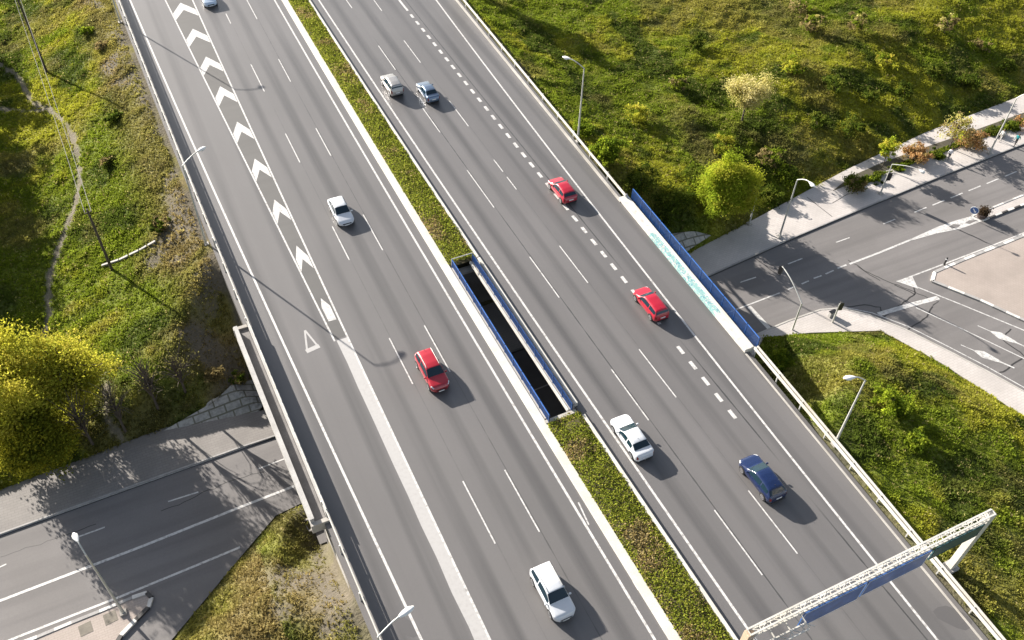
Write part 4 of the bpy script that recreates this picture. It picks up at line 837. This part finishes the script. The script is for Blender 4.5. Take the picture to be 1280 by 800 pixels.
def car(name, lab, kind, px, py, heading, paint, dx=0.0, rails=False, dark_roof=None, scale=1.0, twist=0.0):
    """heading +1 drives away from us (+Y), -1 comes toward us"""
    p = PROF[kind]; Lc, W = p['L']*scale, p['W']*scale; hw = W/2; tx = [a for a, _ in p['top']]; tz = [b for _, b in p['top']]; H = max(tz)
    x, y, _ = at(px, py, .7); rz = math.atan2(1, (XC(y+5)-XC(y-5))/10)-math.pi/2
    t = thing(name, lab, 'car', (x+dx, y, .009), (math.pi/2 if heading > 0 else -math.pi/2)+rz+twist)   # local +X is the nose
    us = np.unique(np.round(np.concatenate([np.linspace(0, 1, 41), tx, [.005, .03, .97, .995]]), 4))
    kx, kz = np.array(tx), np.array(tz)
    def top(u): return float(np.interp(u, kx, kz))
    def zt(u): e = .016; return (top(max(0, u-e))+2*top(u)+top(min(1, u+e)))/4
    def wid(u):
        f = 1-.30*max(0, 1-u/.10)**2-.05*max(0, 1-u/.25)**2-.2*max(0, 1-(1-u)/.07)**2-.05*max(0, 1-(1-u)/.25)**2; return hw*f
    def sec(u):
        wv = wid(u); T = zt(u); belt = min(p['belt'][0]+(p['belt'][1]-p['belt'][0])*u, T-.03); cab = max(0, T-belt-.06)/(H-belt)
        yt = wv*(.90-.17*min(1, cab*1.1)); ed = .05*min(1, cab*2)+.02; zb = .24+.10*max(0, 1-u/.06)+.12*max(0, 1-(1-u)/.05)
        mid_ = min(.56, belt-.12)
        return [(0, zb), (.8*wv, zb), (.95*wv, zb+.07), (.985*wv, (zb+mid_)/2), (wv, mid_), (.985*wv, belt-.06), (.945*wv, belt), (yt, T-ed-.02), (yt*.9, T-ed*.45), (yt*.6, T-.012), (0, T)]
    def S(u, v):      # a point of the flank/roof, v running 0..10 along the section
        s = sec(u); i = min(9, int(v)); f = v-i; a, b = s[i], s[i+1]; return (Lc*(.5-u), a[0]*(1-f)+b[0]*f, a[1]*(1-f)+b[1]*f)
    V = []; nsec = 20
    for u in us:
        s = sec(u); row = s+[(-a, b) for a, b in s[-2:0:-1]]; V += [(Lc*(.5-u), a, b) for a, b in row]
    F = []
    for i in range(len(us)-1):
        for k in range(nsec): F.append((i*nsec+k, i*nsec+(k+1) % nsec, (i+1)*nsec+(k+1) % nsec, (i+1)*nsec+k))
    F += [tuple(range(nsec)), tuple((len(us)-1)*nsec+k for k in range(nsec-1, -1, -1))]
    MB().add(V, F).build('body', paint, t, smooth=38)
    def patch(nm, u0, u1, va, vb, sides, mt, off=.012, nu=6, nv=6, par=None, taper=0.0):
        out = []
        for sd in sides:
            P = []; 
            for i in range(nu+1):
                u = u0+(u1-u0)*i/nu
                for j in range(nv+1):
                    v = va+(vb-va)*j/nv
                    if sd == 0: vv = v; s_ = 1
                    else: vv = v; s_ = sd
                    P.append(S(u, vv if vv <= 10 else 20-vv)); 
                    q_ = P[-1]; P[-1] = Vector((q_[0], (q_[1] if vv <= 10 else -q_[1])*s_, q_[2]))
            m = MB(); NV = []
            for i in range(nu+1):
                for j in range(nv+1):
                    a = P[min(i+1, nu)*(nv+1)+j]-P[max(i-1, 0)*(nv+1)+j]; b = P[i*(nv+1)+min(j+1, nv)]-P[i*(nv+1)+max(j-1, 0)]; n_ = a.cross(b)
                    n_ = n_.normalized() if n_.length > 1e-9 else Vector((0, 0, 1)); c0 = P[i*(nv+1)+j]-Vector((0, 0, .7)); 
                    if n_.dot(Vector((c0.x*.05, c0.y, c0.z+.3))) < 0: n_ = -n_
                    NV.append(P[i*(nv+1)+j]+n_*off)
            m.add(NV, [(i*(nv+1)+j, i*(nv+1)+j+1, (i+1)*(nv+1)+j+1, (i+1)*(nv+1)+j) for i in range(nu) for j in range(nv)])
            out.append(m.build(nm, mt, par or t, smooth=60))
        return out
    patch('windscreen', p['cowl']+.012, p['rf']-.006, 7.35, 12.65, [0], M['glass'], .014, 6, 12)
    patch('rear_window', p['rr']+.012, p['rb']-.014, 7.5, 12.5, [0], M['glass'], .014, 5, 12)
    f0 = p['cowl']+(p['rf']-p['cowl'])*.42; f1 = p['rr']-.005; md = (p['rf']+p['rr'])/2+.01 if kind != 'sedan' else .6
    for a, b in ((f0, md-.012), (md+.012, f1 if kind != 'sedan' else p['rr']+.02)): patch('side_window', a, b, 6.08, 6.93, [1, -1], M['glass'], .012, 6, 3)
    patch('headlight', .022, .085, 5.0, 7.2, [1, -1], M['hl'], .012, 4, 4); patch('taillight', .968, .992, 4.2, 6.3, [1, -1], M['tl'], .012, 3, 4)
    MB().box((Lc/2-.03, 0, .50), (.1, hw*1.05, .13)).build('grille', M['black'], t, bevel=.02); MB().box((Lc/2+.02, 0, .36), (.03, .5, .11)).build('number_plate', M['plate'], t)
    MB().box((-Lc/2-.012, 0, .70), (.03, .52, .11)).build('number_plate', M['plate'], t); MB().box((-Lc/2+.03, 0, .36), (.12, hw*1.5, .16)).build('bumper', M['black'], t, bevel=.03)
    wr = .32 if kind != 'suv' else .36
    for ux, s in ((.185, 1), (.185, -1), (.815, 1), (.815, -1)):
        wx = Lc*(.5-ux); yo = s*(wid(ux)*1.0)
        MB().tube([(wx, yo-s*.05, wr+.03), (wx, yo+s*.006, wr+.03)], wr+.05, 20).build('wheel_arch', M['black'], t)
        e = bpy.data.objects.new('wheel', None); COL.objects.link(e); e.parent = t; e.location = (wx, yo, wr); e.empty_display_size = .1
        MB().tube([(0, -s*.16, 0), (0, s*.016, 0), (0, s*.024, 0)], [wr, wr, wr-.03], 20).build('tyre', M['rubber'], e, smooth=40)
        q = MB(); q.tube([(0, 0, 0), (0, s*.03, 0)], .07, 10)
        for k in range(5):
            a = 2*math.pi*k/5; q.bar((0, s*.029, 0), (math.cos(a)*wr*.66, s*.029, math.sin(a)*wr*.66), .05, .02) if False else q.box((math.cos(a)*wr*.34, s*.03, math.sin(a)*wr*.34), (wr*.62, .02, .09), rot=Matrix.Rotation(-a, 3, 'Y'))
        for k in range(16):
            a, b = 2*math.pi*k/16, 2*math.pi*(k+1)/16; q.bar((math.cos(a)*wr*.66, s*.03, math.sin(a)*wr*.66), (math.cos(b)*wr*.66, s*.03, math.sin(b)*wr*.66), .03, .04)
        q.build('rim', M['rim'], e)
    for s in (1, -1):
        um = p['cowl']+.055; P0 = S(um, 6.0); MB().box((P0[0], s*(abs(P0[1])+.12), P0[2]+.06), (.13, .2, .14)).build('wing_mirror', paint, t, bevel=.04)
    if rails:
        for s in (1, -1):
            pts_ = []
            for u in np.linspace(p['rf']+.03, p['rr']-.03, 8): q_ = S(u, 8.0); pts_.append((q_[0], s*q_[1], q_[2]+.05))
            MB().tube([(pts_[0][0], pts_[0][1], pts_[0][2]-.06)]+pts_+[(pts_[-1][0], pts_[-1][1], pts_[-1][2]-.06)], .022, 6).build('roof_rail', M['steel'], t)
    u = p['cowl']-.005; q = MB()
    for yv in (-.35, .2): q.bar((Lc*(.5-u)-.05, yv, zt(u)+.03), (Lc*(.5-u)-.28, yv+.42, zt(u+.05)+.035), .018, .02)
    q.build('wiper', M['black'], t)
    u = p['rr']-.06; MB().tube([(Lc*(.5-u), 0, zt(u)), (Lc*(.5-u)-.12, 0, zt(u)+.12)], .015, 6).build('aerial', M['black'], t)
    for s in (1, -1):
        for uh in (.47, .66): P0 = S(uh, 5.0); MB().box((P0[0], s*(abs(P0[1])+.012), P0[2]+.0), (.15, .03, .03)).build('door_handle', paint, t)
    return t
def paintm(n, c, r=.3, metal=0.0): return mat(n, c, r, metal, .5, .8)
red = paintm('red_paint', (.34, .010, .022)); red2 = paintm('crimson_paint', (.36, .005, .022)); white = paintm('white_paint', (.58, .60, .63)); white2 = paintm('cool_white_paint', (.50, .60, .72))
silver = paintm('silver_paint', (.36, .345, .33), .35, .5); blue = paintm('navy_paint', (.004, .014, .06), .25); steelb = paintm('steel_blue_paint', (.12, .17, .25), .3, .5)
car('hatchback_car', 'white car coming toward us beside the chevrons, cut by the top edge', 'hatch', 259.5, -4, -1, white2)
car('suv_car', 'silver beige car driving away at the top in the lane beside the median', 'suv', 490, 105, 1, silver, scale=.93)
car('sedan_car', 'steel-blue saloon driving away next to the silver beige car', 'sedan', 534.5, 113, 1, steelb, scale=.93)
car('hatchback_car', 'white hatchback coming toward us in the left carriageway, nearer the top', 'hatch', 426, 263, -1, white)
car('hatchback_car', 'red hatchback driving away in the outer lane near the tall lamp', 'hatch', 703, 236, 1, red2)
car('estate_car', 'red estate car driving away in the outer lane beside the graffiti parapet', 'estate', 813.5, 378, 1, red2, scale=.96)
car('suv_car', 'red car with roof rails coming toward us left of the median gap', 'suv', 540, 463, -1, red, rails=True, scale=.97)
car('suv_car', 'white car with roof rails coming toward us at the bottom of the left carriageway', 'suv', 690.5, 739, -1, white, rails=True, scale=.97)
car('sedan_car', 'white saloon driving away beside the hedge just past the median gap', 'sedan', 789.5, 545, 1, white)
car('hatchback_car', 'dark blue hatchback driving away in the middle of the right carriageway', 'hatch', 953, 596, 1, blue, scale=1.06)

# ------------------------------------------------------------------ people
def person(lab, px, py, face, top_c, leg_c, hair_c, stride=.28):
    x, y, _ = at(px, py, ZS+.13); t = thing('person', lab, 'person', (x, y, ZS+.125), face)
    J = {'pel': ((0, 0, .93), .13), 'wai': ((0, 0, 1.08), .125), 'che': ((.02, 0, 1.30), .15), 'nk0': ((.03, 0, 1.47), .065), 'nk': ((.04, 0, 1.53), .055), 'hd0': ((.06, 0, 1.60), .088), 'hd1': ((.065, 0, 1.68), .098), 'hd2': ((.06, 0, 1.755), .06)}
    E = [('pel', 'wai'), ('wai', 'che'), ('che', 'nk0'), ('nk0', 'nk'), ('nk', 'hd0'), ('hd0', 'hd1'), ('hd1', 'hd2')]
    for s, n in ((1, 'l'), (-1, 'r')):
        f = stride*s
        J.update({'hip'+n: ((0, s*.10, .90), .10), 'kn'+n: ((f*.55+.05, s*.10, .49), .062), 'an'+n: ((f, s*.10, .09+(.05 if f < 0 else 0)), .043), 'to'+n: ((f+.17, s*.11, .04+(.0 if f > 0 else 0)), .04),
                  'sh'+n: ((.02, s*.19, 1.40), .07), 'el'+n: ((-f*.35-.03, s*.245, 1.13), .047), 'wr'+n: ((-f*.8+.08, s*.235, .90), .034), 'ha'+n: ((-f*.9+.10, s*.23, .82), .04)})
        E += [('pel', 'hip'+n), ('hip'+n, 'kn'+n), ('kn'+n, 'an'+n), ('an'+n, 'to'+n), ('che', 'sh'+n), ('sh'+n, 'el'+n), ('el'+n, 'wr'+n), ('wr'+n, 'ha'+n)]
    ks = list(J); me = bpy.data.meshes.new('body'); me.from_pydata([J[k][0] for k in ks], [(ks.index(a), ks.index(b)) for a, b in E], [])
    o = bpy.data.objects.new('body', me); COL.objects.link(o); o.modifiers.new('skin', 'SKIN'); o.modifiers.new('sub', 'SUBSURF').levels = 1
    for i, k in enumerate(ks): me.skin_vertices[0].data[i].radius = (J[k][1], J[k][1])
    me.skin_vertices[0].data[0].use_root = True
    dg = bpy.context.evaluated_depsgraph_get(); nm = bpy.data.meshes.new_from_object(o.evaluated_get(dg)); bpy.data.objects.remove(o)
    b = bpy.data.objects.new('body', nm); COL.objects.link(b); b.parent = t; nm.materials.clear()
    for m in (mat('skin', (.42, .25, .18), .6), mat('jacket', top_c, .85), mat('trousers', leg_c, .85), M['black']): nm.materials.append(m)
    for f in nm.polygons:
        c = f.center; f.use_smooth = True
        f.material_index = 3 if c.z < .1 else 2 if c.z < .98 and abs(c.y) < .185 else 0 if c.z > 1.5 or (c.z < .9 and abs(c.y) > .185) else 1
    q = MB(); 
    V = []; 
    for i in range(6):
        a = i/5*math.pi*.55
        for k in range(12): th = 2*math.pi*k/12; V.append((.05+.112*math.sin(a)*math.cos(th)-.012, .105*math.sin(a)*math.sin(th), 1.70+.115*math.cos(a)))
    q.add(V, [(i*12+k, i*12+(k+1) % 12, (i+1)*12+(k+1) % 12, (i+1)*12+k) for i in range(5) for k in range(12)]).build('hair', mat('hair', hair_c, .8), t, smooth=80)
    f = MB(); f.box((.165, 0, 1.665), (.03, .03, .04)); f.build('nose', mat('skin_nose', (.42, .25, .18), .6), t)
    return t
person('walker in a white top and dark trousers on the pavement by the orange-brown bush', 1184.5, 199.5, R(20), (.62, .62, .64), (.03, .03, .035), (.03, .02, .015))
person('walker in a teal jacket and black trousers at the right picture edge', 1268, 181.5, R(195), (.01, .22, .24), (.015, .015, .018), (.04, .03, .02), .34)
person('walker all in pale clothes beside the rightmost street lamp', 1249.5, 176, R(195), (.70, .69, .66), (.45, .43, .4), (.10, .07, .05), .2)
